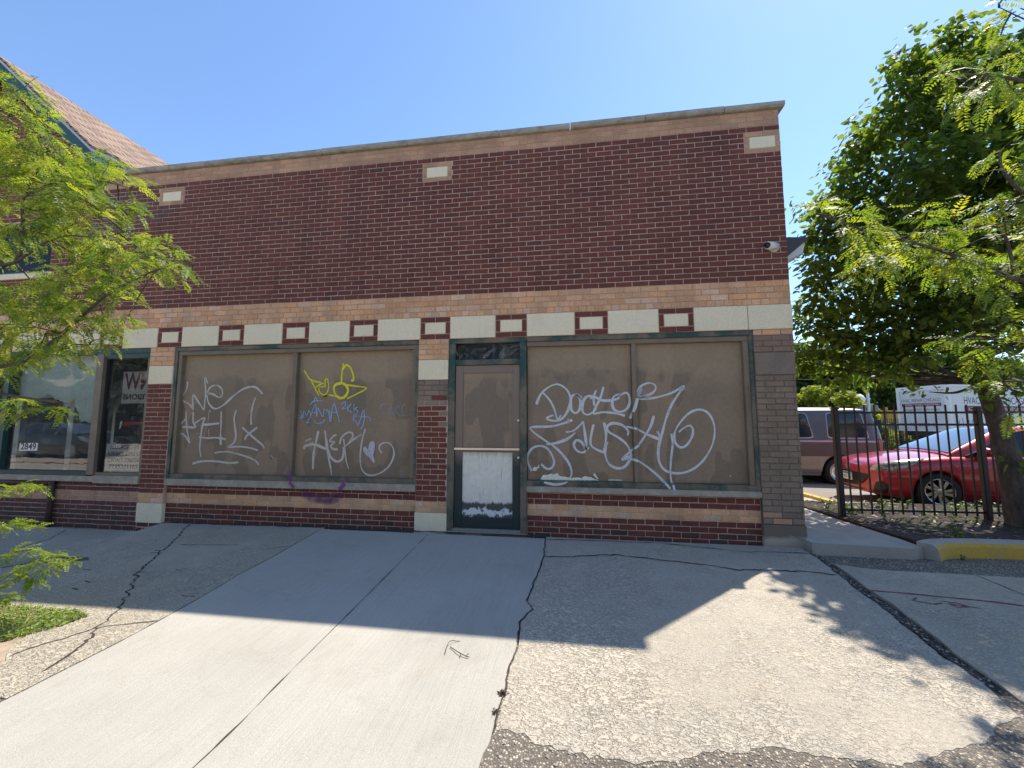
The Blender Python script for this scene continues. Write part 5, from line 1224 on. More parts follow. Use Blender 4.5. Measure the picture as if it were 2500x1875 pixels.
weed(2.83, -0.19, -0.245, .05, "tiny weed at the foot of the yellow kerb", WC, 5, None)
weed(1.33, -2.62, H(1.33, -2.62), .10, "grassy weed at the right end of the gravel joint", [(0.16, 0.2, 0.05)], 12, None)
for k in range(60):
    pass
# loose stones where the slab has crumbled
rr = random.Random(41); st = MB()
def stone(mb, x, y, z, s):
    bm = bmesh.new(); bmesh.ops.create_icosphere(bm, subdivisions=1, radius=s)
    for v in bm.verts: v.co = Vector((v.co.x*rr.uniform(.8, 1.3), v.co.y*rr.uniform(.7, 1.2), v.co.z*.6))+Vector((rr.uniform(-.2, .2), rr.uniform(-.2, .2), rr.uniform(-.1, .1)))*s
    for v in bm.verts: v.co += Vector((x, y, z))
    k = rr.uniform(.6, 1.5); mb.cur = (0.30*k, 0.27*k, 0.225*k, 1); mb.bm(bm)
for i in range(900):
    x = rr.uniform(-1.44, 1.6); y = -3.0-rr.random()**1.2*0.5
    if pinside((x, y), right_poly): continue
    stone(st, x, y, HB(x, y)+0.002, rr.choice([.004, .005, .006, .009]))
for i in range(160):
    k = rr.uniform(0, len(gap)-1.001); a = int(k); x = gap[a][0]+(gap[a+1][0]-gap[a][0])*(k-a)+rr.uniform(-.03, .03); y = gap[a][1]+(gap[a+1][1]-gap[a][1])*(k-a)
    stone(st, x, y, H(x, y)-0.004, rr.choice([.004, .006, .009]))
for i in range(420):
    x = rr.uniform(1.55, 3.4); y = rr.uniform(-.64, -.27); stone(st, x, y, HB(x, y)+.002, rr.choice([.004, .006, .010]))
def m_attr(name):
    t = NT(name); t.set(Base_Color=t.mix(1.0, t.attr(), t.ramp(t.noise(80, 3, .6), (.3, .8), (.7, 1.15)), 'MULTIPLY'), Roughness=.9); return t.m
tag(st.build("pebbles", m_attr("pebble_stone")), "loose pale pebbles on the crumbled pavement edge", "pebbles", kind='stuff')
# bent wire and dirt clumps on the slab
z0 = H(-1.8, -2.45)+.008
mb = MB(); mb.smooth = True
mb.tube(catmull([(-1.86,-2.52,z0+.002),(-1.87,-2.46,z0+.004),(-1.865,-2.42,z0+.02),(-1.85,-2.385,z0+.012),(-1.83,-2.37,z0+.003),(-1.81,-2.365,z0+.002)], 5), .002, 5)
mb.tube(catmull([(-1.852,-2.44,z0+.003),(-1.82,-2.465,z0+.004),(-1.78,-2.50,z0+.008),(-1.73,-2.525,z0+.004),(-1.705,-2.53,z0+.003)], 5), .0024, 5)
mb.tube([(-1.73,-2.525,z0+.004),(-1.712,-2.515,z0+.014)], .002, 5); mb.tube([(-1.77,-2.505,z0+.006),(-1.755,-2.535,z0+.006)], .002, 5)
tag(mb.build("bent_wire", MAT['iron']), "thin bent dark wire lying on the sunlit smooth slab", "wire")
for (x, y, s, l) in ((-1.455, -2.80, .030, "brown clump of dried dirt on the slab joint"), (-1.47, -2.94, .02, "smaller dirt clump below the other on the slab joint")):
    mb = MB(); s *= 0.75; rr = random.Random(int(s*1000))
    for i in range(40):
        p = Vector((x+rr.gauss(0, s*.5), y+rr.gauss(0, s*.6), H(x, y)+.006+abs(rr.gauss(0, s*.3)))); d = Vector((rr.uniform(-1, 1), rr.uniform(-1, 1), rr.uniform(-.6, .6)))*s*.5; w = d.cross(Vector((rr.uniform(-1, 1), rr.uniform(-1, 1), 1))).normalized()*s*.22
        k = rr.uniform(.5, 1.5); mb.cur = (.09*k, .06*k, .045*k, 1); mb.poly([p-d, p+w, p+d, p-w])
    tag(mb.build("dirt_clump", MAT['weed']), l, "dirt", group="dirt clumps on the slab joint")

# ------------------------------------------------------------------ fence
FX0, FY0 = 2.71, 1.43; FP = 1.85; FSL = 0.035
fence = thing("iron_fence", "dark bronze iron picket fence in the planting bed before the red car", "fence", (FX0, FY0, -0.17), rz=FSL)
for i in range(4):
    mb = MB(); mb.box(i*FP-.035, i*FP+.035, -.035, .035, -.06, 1.50, .006); pst = mb.build("post", MAT['iron'], fence)
    mb = MB(); mb.box(i*FP-.044, i*FP+.044, -.044, .044, 1.50, 1.522, .004); mb.box(i*FP-.03, i*FP+.03, -.03, .03, 1.522, 1.535, .004); mb.build("post_cap", MAT['iron'], pst)
for i in range(3):
    for zr in (1.455, 1.285, 0.085):
        mb = MB(); mb.box(i*FP+.036, (i+1)*FP-.036, -.013, .013, zr-.015, zr+.015, .003); mb.build("rail", MAT['iron'], fence)
mb = MB(); mb.box(-.009, .009, -.009, .009, 0.03, 1.565, .002); pk = mb.build("picket", MAT['iron'], fence)
first = True
for i in range(3):
    for k in range(1, 14):
        c = pk if first else pk.copy()
        if not first: COL.objects.link(c); c.parent = fence
        c.location = (i*FP + k*FP/14, 0, 0); first = False
# ------------------------------------------------------------------ vehicles
def carpaint(name, col, rough=0.32, metal=0.15, coat=1.0):
    t = NT(name); n = t.noise(3, 4, .6); fl = t.noise(900, 2, .5)
    c = t.mix(1.0, col, t.ramp(n, (.3, .92), (.7, 1.06)), 'MULTIPLY')
    dust = t.noise(6, 6, .7); c = t.mix(t.ramp(dust, (.55, 0.0), (.85, .12)), c, (.35, .3, .26))
    t.set(Base_Color=c, Roughness=rough, Metallic=metal, Coat_Weight=coat, Coat_Roughness=0.06); return t.m
def autoglass(name, col=(0.02, 0.03, 0.045)):
    t = NT(name); t.set(Base_Color=col, Roughness=0.07, Specular_IOR_Level=0.55); return t.m
P_RED = carpaint("red_car_paint", (0.46, 0.012, 0.024)); P_GREY = carpaint("grey_van_paint", (0.095, 0.11, 0.135), .45, .1, .3); P_BROWN = carpaint("brown_van_paint", (0.108, 0.090, 0.078), .5, .1, .2)
P_BEIGE = carpaint("beige_van_paint", (0.36, 0.30, 0.22), .45, .1, .5); P_SILVER = carpaint("silver_van_stripe", (0.42, 0.43, 0.45), .4, .4, .6)
GLS = autoglass("tinted_car_glass", (0.010, 0.016, 0.032)); WIND = autoglass("windscreen_glass", (0.10, 0.16, 0.25))
def interp(tab, x):
    if x <= tab[0][0]: return tab[0][1]
    for (a, va), (b, vb) in zip(tab, tab[1:]):
        if x <= b: return va+(vb-va)*((x-a)/(b-a))
    return tab[-1][1]
def cat1(vals, x):
    n = len(vals)-1; x = max(0.0, min(n-1e-6, x)); i = int(x); t = x-i
    p0 = vals[max(i-1, 0)]; p1 = vals[i]; p2 = vals[i+1]; p3 = vals[min(i+2, n)]
    return 0.5*((2*p1)+(p2-p0)*t+(2*p0-5*p1+4*p2-p3)*t*t+(3*p1-p0-3*p2+p3)*t*t*t)
class Loft:
    """body skin from cross-sections: rows of (u, [(v, w) ...]); near side is -y"""
    def __init__(s, rows): s.us = [r[0] for r in rows]; s.rows = [r[1] for r in rows]; s.nt = len(rows[0][1])-1
    def at(s, u, t):
        i = 0
        while i < len(s.us)-2 and u > s.us[i+1]: i += 1
        f = i+(u-s.us[i])/(s.us[i+1]-s.us[i]); f = max(0, min(len(s.us)-1-1e-6, f))
        v = cat1([cat1([p[0] for p in r], t) for r in s.rows], f); w = cat1([cat1([p[1] for p in r], t) for r in s.rows], f)
        return Vector((u, -max(0.0, v), w))
    def normal(s, u, t):
        a = s.at(u+.01, t)-s.at(max(s.us[0], u-.01), t); b = s.at(u, min(s.nt, t+.03))-s.at(u, max(0, t-.03))
        n = a.cross(b); n = n.normalized() if n.length > 1e-9 else Vector((0, -1, 0))
        if n.y > 0.02 or (abs(n.y) <= .02 and n.z < 0): n = -n
        return n
    def mesh(s, nu, ntt, matf=None):
        mb = MB(); mb.smooth = True; U = []
        for i in range(len(s.us)-1):
            for k in range(nu): U.append(s.us[i]+(s.us[i+1]-s.us[i])*k/nu)
        U.append(s.us[-1]); T = [s.nt*k/ntt for k in range(ntt+1)]; rows = []
        for u in U:
            P = [s.at(u, t) for t in T]; P[-1].y = 0
            near = [mb.vert(p) for p in P]; far = [mb.vert((p.x, -p.y, p.z)) for p in P[:-1]][::-1]
            rows.append(near+far)
        for i in range(len(rows)-1):
            n = len(rows[i])
            for k in range(n):
                q = (rows[i][k], rows[i][(k+1) % n], rows[i+1][(k+1) % n], rows[i+1][k])
                if matf: mb.m = matf(sum((Vector(mb.v[a]) for a in q), Vector())/4)
                mb.face(q)
        mb.m = matf(Vector(mb.v[rows[0][3]])) if matf else 0
        mb.face(rows[0][::-1]); mb.face(rows[-1]); return mb
    def patch(s, poly, off, step=0.06, side=1, thick=None):
        """skin patch over a polygon in (u, t)"""
        mb = MB(); mb.smooth = True; pts = [Vector(p) for p in poly]; n = len(pts); e = [(i, (i+1) % n) for i in range(n)]
        us = [p[0] for p in poly]; ts = [p[1] for p in poly]
        for a in frange(min(us), max(us), step)[1:-1]:
            for b in frange(min(ts), max(ts), step*4)[1:-1]:
                if pinside((a, b), poly): pts.append(Vector((a, b)))
        vo, eo, fo, *_ = delaunay_2d_cdt(pts, e, [], 1, 1e-6); ids = []
        for q in vo:
            p = s.at(q.x, q.y)+s.normal(q.x, q.y)*off; ids.append(mb.vert((p.x, p.y*side, p.z)))
        for f in fo: mb.face([ids[i] for i in f])
        return mb
def rounded(poly, r=0.25, n=4):
    out = []; m = len(poly)
    for i in range(m):
        a = Vector(poly[i-1]); b = Vector(poly[i]); c = Vector(poly[(i+1) % m]); p = b.lerp(a, r); q = b.lerp(c, r)
        for k in range(n+1):
            t = k/n; out.append(tuple((p.lerp(b, t)).lerp(b.lerp(q, t), t)))
    return out
def cut(o, cuts):
    """cut wheel arches out of a body mesh, keeping only the result"""
    tmp = []
    for (x, w, r) in cuts:
        mb = MB(); mb.lathe([(r, -1.6), (r, 1.6)], 48, (x, 0, w), 'Y'); c = mb.build("cutter", MAT['black'], fix=True)
        md = o.modifiers.new("cut", 'BOOLEAN'); md.object = c; md.operation = 'DIFFERENCE'; md.solver = 'EXACT'; tmp.append(c)
        c.parent = o.parent
    dg = bpy.context.evaluated_depsgraph_get(); dg.update()
    me = bpy.data.meshes.new_from_object(o.evaluated_get(dg)); o.modifiers.clear(); old = o.data; o.data = me; bpy.data.meshes.remove(old)
    for c in tmp: bpy.data.objects.remove(c)
def wheel(parent, x, y, r, wd, rim, spokes=10, face=-1, twist=0.0):
    """face -1: outer side towards -y"""
    mb = MB(); mb.smooth = True
    mb.lathe([(r*.70, wd*.48*face), (r*.93, wd*.5*face), (r*.985, wd*.42*face), (r, wd*.2*face), (r, -wd*.2*face), (r*.96, -wd*.5*face), (r*.7, -wd*.5*face)], 40, (0, 0, 0), 'Y', False)
    w = mb.build("wheel", MAT['rubber'], parent, (x, y, r), True)
    mb = MB(); mb.smooth = True; mb.lathe([(r*.715, wd*.47*face), (r*.70, wd*.50*face), (r*.655, wd*.47*face), (r*.645, wd*.15*face), (r*.3, wd*.1*face), (.01, wd*.1*face)], 40, (0, 0, 0), 'Y', False); mb.build("rim", MAT['black'] if spokes else rim, w, None, True)
    if spokes:
        mb = MB(); mb.lathe([(r*.715, wd*.49*face), (r*.69, wd*.53*face), (r*.655, wd*.49*face), (r*.66, wd*.3*face)], 40, (0, 0, 0), 'Y', False)
        mb.lathe([(r*.20, wd*.30*face), (r*.19, wd*.46*face), (r*.10, wd*.49*face), (.004, wd*.49*face)], 24, (0, 0, 0), 'Y')
        for k in range(spokes):
            a = 2*math.pi*k/spokes; b = a+twist*(1 if k % 2 else .6); d0 = Vector((math.cos(a), 0, math.sin(a))); d1 = Vector((math.cos(b), 0, math.sin(b)))
            p = d0*r*.15; q = d1*r*.68; d = (q-p).normalized(); s = Vector((-d.z, 0, d.x)); f = Vector((0, wd*face, 0))
            w0, w1 = r*.055, r*.085
            A = [mb.vert(z) for z in (p-s*w0+f*.47, p+s*w0+f*.47, q+s*w1+f*.48, q-s*w1+f*.48)]; Bq = [mb.vert(z) for z in (p-s*w0*1.1+f*.3, p+s*w0*1.1+f*.3, q+s*w1*1.1+f*.3, q-s*w1*1.1+f*.3)]
            mb.face(A); mb.face(Bq[::-1])
            for i in range(4): mb.face((A[i], Bq[i], Bq[(i+1) % 4], A[(i+1) % 4]))
        mb.build("spokes", rim, w, None, True)
    return w
# --- red hatchback
car = thing("red_car", "shiny red compact car parked behind the iron fence facing left", "car", (4.51, 4.19, -0.395), rz=-0.105)
def sec(hw, wb, w1, w2, w3, wtop, wc, inb=.0):
    return [(hw*.86, wb), (hw*.965, w1), (hw, w2), (hw*.985-inb*.3, w3), (hw*.90-inb, wtop), (hw*.5-inb*.5, wc-.012), (0, wc)]
rows = [(0.0, sec(.40, .235, .33, .47, .60, .70, .735)), (.06, sec(.60, .215, .31, .47, .62, .735, .785)), (.18, sec(.755, .20, .30, .48, .65, .775, .835)), (.40, sec(.835, .185, .30, .49, .70, .825, .885, .01)),
        (.80, sec(.87, .175, .30, .50, .76, .885, .945, .02)), (1.25, sec(.878, .17, .30, .50, .80, .925, .985, .03)), (1.9, sec(.878, .17, .30, .50, .83, .945, .96, .05)), (2.7, sec(.878, .17, .30, .52, .85, .975, .99, .06)),
        (3.5, sec(.878, .18, .30, .54, .88, 1.01, 1.02, .06)), (4.05, sec(.85, .20, .32, .56, .90, 1.04, 1.05, .06)), (4.32, sec(.78, .24, .34, .56, .88, 1.02, 1.04, .05)), (4.45, sec(.68, .28, .36, .56, .84, .96, 1.0, .05))]
bl = Loft(rows); body = bl.mesh(5, 36).build("body", P_RED, car, None, True); cut(body, [(.95, .32, .365), (3.59, .32, .365)])
for p in body.data.polygons: p.use_smooth = True
for x in (.95, 3.59):
    mb = MB(); mb.lathe([(.375, -.62), (.375, .62)], 32, (x, 0, .33), 'Y'); mb.build("wheel_well", MAT['black'], car)
mb = MB(); mb.box(.5, 4.1, -.72, .72, .14, .22); mb.build("underbody", MAT['black'], car)
side = lambda w: .745-(w-.95)*.40
def topw(u): return interp([(1.18, .955), (1.3, 1.03), (2.05, 1.39), (2.3, 1.435), (2.8, 1.455), (3.3, 1.43), (3.7, 1.34), (4.2, 1.08), (4.28, 1.03)], u)
gh = MB(); gh.smooth = False; rws = []
for u in frange(1.18, 4.28, 0.05):
    tw_ = topw(u); wb = .92; P = []
    for k in range(6):
        w = wb+(tw_-wb)*k/5; P.append((side(w)-(.03 if k == 5 else 0), w))
    P += [(side(tw_)*.75, tw_+.022), (side(tw_)*.4, tw_+.032), (0, tw_+.036)]
    ring = [gh.vert((u, -v, w)) for v, w in P]+[gh.vert((u, v, w)) for v, w in P[:-1]][::-1]; rws.append(ring)
for i in range(len(rws)-1):
    for k in range(len(rws[i])-1): gh.face((rws[i][k], rws[i][k+1], rws[i+1][k+1], rws[i+1][k]))
gh.smooth = True; gh.sm = [True]*len(gh.f); gh.build("cabin", P_RED, car, None, True)
mb = MB(); mb.smooth = True; rws = []
for u in frange(1.23, 2.08, .05):
    tw_ = topw(u); s0 = side(tw_)-.035-.05*(u-1.23); prof = [(s0, .012), (s0*.75, .030), (s0*.4, .042), (0, .046)]
    rws.append([mb.vert((u-.006, -v, tw_+h)) for v, h in prof]+[mb.vert((u-.006, v, tw_+h)) for v, h in prof[:-1]][::-1])
for i in range(len(rws)-1):
    for k in range(6): mb.face((rws[i][k], rws[i][k+1], rws[i+1][k+1], rws[i+1][k]))
mb.build("windscreen", WIND, car)
for sgn in (-1, 1):
    for nm, poly in (("side_window", [(1.60, .985), (2.12, 1.335), (2.42, 1.395), (2.74, 1.40), (2.70, .995)]), ("side_window", [(2.80, .995), (2.83, 1.40), (3.25, 1.37), (3.62, 1.22), (3.66, 1.07)])):
        mb = MB(); pp = rounded(poly, .06, 2); mb.poly([(u, sgn*(side(w)+.006), w) for u, w in pp]); mb.build(nm, GLS, car)
    mb = MB(); mb.prism([(1.42, .955), (1.62, 1.05), (1.64, .96)], sgn*.745, sgn*.80); mb.build("mirror_base", MAT['black'], car, None, True)
    mb = MB(); mb.smooth = True
    bm = bmesh.new(); bmesh.ops.create_uvsphere(bm, u_segments=16, v_segments=10, radius=1)
    for v in bm.verts: v.co = Vector((1.63+v.co.x*.085, sgn*(.915+v.co.y*.115), 1.035+v.co.z*.07))
    mb.bm(bm); mb.build("mirror", P_RED, car)
    mb = MB(); mb.box(1.58, 1.66, sgn*.78, sgn*1.0, .955, .985); mb.build("mirror_foot", MAT['black'], car)
    hl = [(.065, 3.2), (.14, 3.0), (.30, 2.92), (.50, 3.05), (.70, 3.5), (.88, 4.12), (.66, 4.22), (.40, 4.18), (.2, 4.1), (.10, 3.8)]
    tl = NT("clear_headlight_lens"); nn = tl.noise(7, 5, .6, dist=1.2); tl.set(Base_Color=tl.mix(tl.ramp(nn, (.35, 0.0), (.65, 1.0)), (.15, .15, .13), (.62, .60, .53)), Roughness=.15, Metallic=.4, Coat_Weight=1.0)
    bl.patch(hl, .007, .04, -sgn*-1 if False else (1 if sgn < 0 else -1)).build("headlight", tl.m, car)
    sd = 1 if sgn < 0 else -1
    bl.patch(rounded([(.085, .55), (.24, .35), (.25, 1.5), (.16, 1.95), (.10, 1.75)], .25, 3), .006, .03, sd).build("fog_lamp_recess", MAT['black'], car)
    for u, t0, t1 in ((1.42, .4, 4.2), (2.74, .4, 4.2), (.86, 2.9, 4.0)):
        bl.patch([(u, t0), (u+.008, t0), (u+.008, t1), (u, t1)], .002, .3, sd).build("panel_seam", MAT['black'], car)
    for x in (.95, 3.59): wheel(car, x, sgn*.765, .317, .205, MAT['chrome'], 10, sgn, .35)
plan = [(0, -.004), (.40, -.004), (.60, .052), (.755, .165)]
def frontpoly(name, pts, mat, off=.012, th=.0):
    mb = MB(); L = []
    for v, w in pts: L.append((interp(plan, abs(v))-off, -v, w))
    mb.poly(L); return mb.build(name, mat, car)
def frontstrip(name, rowsv, mat, off):
    mb = MB(); prev = None
    for v, w0, w1 in rowsv:
        u = interp(plan, abs(v))-off; a = mb.vert((u, -v, w0)); b = mb.vert((u, -v, w1))
        if prev: mb.face((prev[0], a, b, prev[1]))
        prev = (a, b)
    return mb.build(name, mat, car)
gr_ = [(-.60, .545, .552), (-.5, .44, .562), (-.42, .37, .57), (-.3, .325, .575), (0, .315, .58), (.3, .325, .575), (.42, .37, .57), (.5, .44, .562), (.60, .545, .552)]
frontstrip("grille", gr_, simple("black_gloss_grille", (.012, .012, .013), .25, .2), .014)
frontstrip("lower_intake", [(-.45, .255, .275), (0, .25, .275), (.45, .255, .275)], MAT['black'], .012)
mb = MB(); mb.box(-.028, -.018, -.155, .155, .395, .55, .002); pl_ = mb.build("number_plate", MAT['white'], car)
mb = MB(); mb.poly([(-.0285, .150, .50), (-.0285, -.150, .50), (-.0285, -.150, .545), (-.0285, .150, .545)]); mb.build("plate_band", simple("blue_green_plate_print", (.08, .30, .32), .5), pl_)
text_mesh("plate_writing", "K72 184", .07, simple("dark_red_plate_ink", (.16, .03, .05), .6), pl_, (-.0292, 0, .45), (math.pi/2, 0, -math.pi/2), width=.25, stroke=.001)
mb = MB(); mb.smooth = True    # oval emblem with a wing shape inside
ov_ = [(.068*math.cos(a), .052*math.sin(a)) for a in [k*2*math.pi/28 for k in range(28)]]
mb.tube([(-.006, x, .672+z) for x, z in ov_]+[(-.006, ov_[0][0], .672)], .008, 6, False); mb.tube([(-.008, -.062, .685), (-.010, -.03, .692), (-.010, 0, .652), (-.010, .03, .692), (-.008, .062, .685)], .007, 6)
mb.build("emblem", MAT['chrome'], car)
mb = MB(); mb.poly([(-.003, .066*math.cos(a), .672+.050*math.sin(a)) for a in [k*2*math.pi/28 for k in range(28)]]); mb.build("emblem_ground", MAT['black'], car)
mb = MB(); mb.tube([(1.24, -.62, 1.005), (1.30, -.3, 1.05), (1.27, .1, 1.04)], .008, 5); mb.tube([(1.22, .05, 1.02), (1.29, .4, 1.05), (1.26, .62, 1.02)], .008, 5); mb.build("wiper", MAT['black'], car)
bl.patch([(.10, 4.3), (.6, 4.25), (1.15, 4.2), (1.15, 4.215), (.6, 4.27), (.10, 4.32)], .002, .3).build("panel_seam", MAT['black'], car)
mb = MB(); mb.tube([(.083, -.55, .772), (.05, -.3, .79), (.035, 0, .793), (.05, .3, .79), (.083, .55, .772)], .004, 5, False); mb.build("panel_seam", MAT['black'], car)

# --- conversion van
van = thing("conversion_van", "older grey over brown full size van with tinted windows parked behind the red car", "van", (6.78, 7.44, -0.48), rz=math.pi-0.04)
def vsec(k, wt, dz=0): return [(.90*k, .30), (.985*k, .42), (1.0*k, .80), (.995*k, 1.16), (.965*k, min(1.5, wt-.28)), (.92*k, min(1.86, wt-.13)), (.80*k, min(1.97, wt-.04)), (0, wt)]
# x runs forward from the rear bumper; near side is the van's left (+y after turning round)
vr = [(0.0, vsec(.93, 1.50)), (.05, vsec(.965, 1.62)), (.20, vsec(.99, 1.93)), (.40, vsec(1.0, 2.02)), (1.2, vsec(1.0, 2.04)), (2.6, vsec(1.0, 2.04)), (3.7, vsec(1.0, 2.03)), (4.05, vsec(.99, 1.95)), (4.65, vsec(.97, 1.32)), (5.2, vsec(.95, 1.22)), (5.45, vsec(.90, 1.12))]
vl = Loft(vr)
def vm(p): return 4 if p.z > 1.955 else (0 if p.z > 1.17 else (3 if p.z > 1.11 else (1 if p.z > .74 else 2)))
vb = vl.mesh(5, 56, vm).build("body", [P_GREY, P_BROWN, P_BEIGE, P_SILVER, MAT['white']], van, None, True); cut(vb, [(1.0, .37, .43), (4.6, .37, .43)])
for p in vb.data.polygons: p.use_smooth = True
for x in (1.0, 4.6):
    mb = MB(); mb.lathe([(.44, -.66), (.44, .66)], 28, (x, 0, .40), 'Y'); mb.build("wheel_well", MAT['black'], van)
mb = MB(); mb.box(.2, 5.2, -.8, .8, .28, .34); mb.build("underbody", MAT['black'], van)
for s in (1, -1):
    for a, b in ((.36, 1.24), (1.62, 2.72), (2.95, 3.8)):
        pp = rounded([(a-.02, 3.22), (a+.10, 4.98), (b-.02, 4.98), (b, 3.22)], .12, 4); q = [(a-.05, 3.14), (a+.085, 5.06), (b+.0, 5.06), (b+.025, 3.14)]
        fr_ = vl.patch(rounded(q, .12, 4), .004, .12, s).build("side_window", MAT['chrome'] if False else P_SILVER, van)
        vl.patch(pp, .010, .12, s).build("pane", GLS, fr_)
        vl.patch([(a, 3.95), (b-.01, 3.95), (b-.01, 3.99), (a, 3.99)], .012, .12, s).build("window_bar", MAT['black'], fr_)
    for x in (1.0, 4.6): wheel(van, x, -s*.86, .36, .24, MAT['chrome'], 0, -s)
    mb = MB(); mb.box(1.5, 4.1, -s*.93, -s*1.06, .27, .33, .008); mb.box(1.5, 4.1, -s*.95, -s*1.03, .335, .40, .008); mb.build("running_board", simple("ribbed_grey_step", (.17, .155, .145), .5, .1), van)
    vl.patch(rounded([(.03, 1.9), (.11, 1.9), (.11, 3.2), (.03, 3.2)], .2, 3), .012, .1, s).build("tail_light", simple("red_tail_lens", (.35, .012, .02), .2, .1), van)
vl.patch(rounded([(1.80, 2.1), (2.04, 2.1), (2.04, 2.72), (1.80, 2.72)], .2, 3), .0022, .1, 1).build("fuel_door_gap", MAT['black'], van)
vl.patch(rounded([(1.812, 2.125), (2.028, 2.125), (2.028, 2.695), (1.812, 2.695)], .2, 3), .0045, .1, 1).build("fuel_door", P_BROWN, van)
mb = MB(); mb.box(-.10, .06, -.95, .95, .42, .60, .02); mb.build("bumper", MAT['chrome'], van)
mb = MB(); mb.tube(catmull([(.30, -1.003, 1.27), (.27, -1.0, 1.30), (.25, -1.0, 1.265), (.20, -.996, 1.285), (.16, -.993, 1.262), (.11, -.985, 1.30), (.08, -.98, 1.27)], 4), .007, 5); mb.build("script_decal", MAT['white'], van)

# --- box truck
trk = thing("box_truck", "white box truck with HVAC REPAIR CHICAGO on its roll-up rear door", "truck", (17.1, 17.35, -0.60), rz=0.295)
TWD = simple("dirty_white_box_panel", (.60, .61, .60), .45, .12, 2); TW, TL, T0, T1 = 2.3, 5.2, 1.30, 3.60
mb = MB(); mb.box(0.05, TL, .03, TW-.03, T0, T1-.03, .02); boxo = mb.build("cargo_box", TWD, trk)
mb = MB()
for b in ((0, .06, 0, .16, T0, T1), (0, .06, TW-.16, TW, T0, T1), (0, .06, .16, TW-.16, T1-.22, T1), (0, .06, .16, TW-.16, T0, T0+.08), (0.06, TL, -.004, .05, T1-.08, T1), (0.06, TL, -.004, .05, T0, T0+.09), (.06, .16, -.006, .04, T0+.09, T1-.08)): mb.box(*b, .006)
mb.build("box_frame", MAT['white'], boxo)
mb = MB()
for k in range(7): mb.box(.03, .055, .165, TW-.165, T0+.085+k*.283, T0+.085+(k+1)*.283-.012, .004)
rd = mb.build("roll_door", TWD, trk)
RR = (math.pi/2, 0, -math.pi/2); m_ink = simple("dark_lettering", (.05, .04, .05), .6); m_mar = simple("maroon_lettering_band", (.16, .012, .04), .5)
text_mesh("door_lettering", "HVAC REPAIR CHICAGO", .24, m_ink, rd, (.0285, TW/2+.05, 2.87), RR, width=1.75)
mb = MB(); mb.poly([(.0285, TW/2+.93, 2.56), (.0285, TW/2-.83, 2.56), (.0285, TW/2-.83, 2.73), (.0285, TW/2+.93, 2.73)]); mb.build("lettering_band", m_mar, rd)
text_mesh("door_lettering", "HEATING AND AIR CONDITIONING", .13, MAT['white'], rd, (.0270, TW/2+.05, 2.645), RR, width=1.6)
text_mesh("door_lettering", "Chicago HVAC Maintenance", .17, m_ink, rd, (.0285, TW/2+.05, 2.40), RR, width=1.6)
text_mesh("door_lettering", "708-255-0128", .24, m_ink, rd, (.0285, TW/2, 1.62), RR, width=1.2)
text_mesh("side_lettering", "HVAC REPAIR CHICAGO", .50, m_ink, boxo, (.95, .028, 2.80), width=3.9, align='LEFT')
mb = MB(); mb.poly([(.95, .0285, 2.22), (4.9, .0285, 2.22), (4.9, .0285, 2.56), (.95, .0285, 2.56)]); mb.build("lettering_band", m_mar, boxo)
text_mesh("side_lettering", "HEATING AND AIR CONDITIONING", .24, MAT['white'], boxo, (1.2, .027, 2.39), width=3.5, align='LEFT')
mb = MB()
for pts in ([(.6,1.85),(.55,1.6),(.7,1.45),(.8,1.7),(.75,1.95)], [(.95,1.5),(1.1,1.9),(1.25,1.55),(1.4,1.9),(1.55,1.7),(1.3,1.6)], [(1.7,1.55),(1.9,1.85),(2.1,1.6),(2.2,1.9),(2.4,1.6)]):
    mb.tube(catmull([(x, .027, z) for x, z in pts], 5), .009, 4)
mb.build("graffiti", m_ink, boxo)
mb = MB(); mb.box(.1, 7.0, .5, .62, .85, 1.05); mb.box(.1, 7.0, TW-.62, TW-.5, .85, 1.05)
for k in range(6): mb.box(.3+k*.85, .4+k*.85, .1, TW-.1, 1.05, 1.295)
mb.box(-.08, .08, .15, TW-.15, .62, .78, .01); mb.build("chassis", MAT['black'], trk)
for yy in (.06, TW-.2):
    mb = MB(); mb.box(-.02, 0.0, yy, yy+.12, T0-.25, T0-.05, .004); mb.build("tail_light", simple("dark_red_lens", (.22, .015, .02), .3), trk)
mb = MB()
for yy in (.25, 1.0, 1.15, 1.3, TW-.4): mb.box(-.012, 0.0, yy, yy+.12, T1-.14, T1-.09, .004)
mb.build("marker_lamps", MAT['black'], trk)
mb = MB(); mb.prism([(TL+.1, .7), (7.3, .7), (7.35, 1.35), (6.75, 1.5), (6.35, 2.35), (TL+.1, 2.45)], .15, TW-.15); cab = mb.build("cab", MAT['white'], trk, None, True)
mb = MB(); mb.poly([(5.75, .146, 1.55), (6.6, .146, 1.55), (6.25, .146, 2.2), (5.75, .146, 2.25)]); mb.build("cab_window", GLS, cab)
for x in (1.3, 6.5):
    for yy, s in ((.28, -1), (TW-.28, 1)): wheel(trk, x, yy, .42, .26, MAT['white'], 0, s)

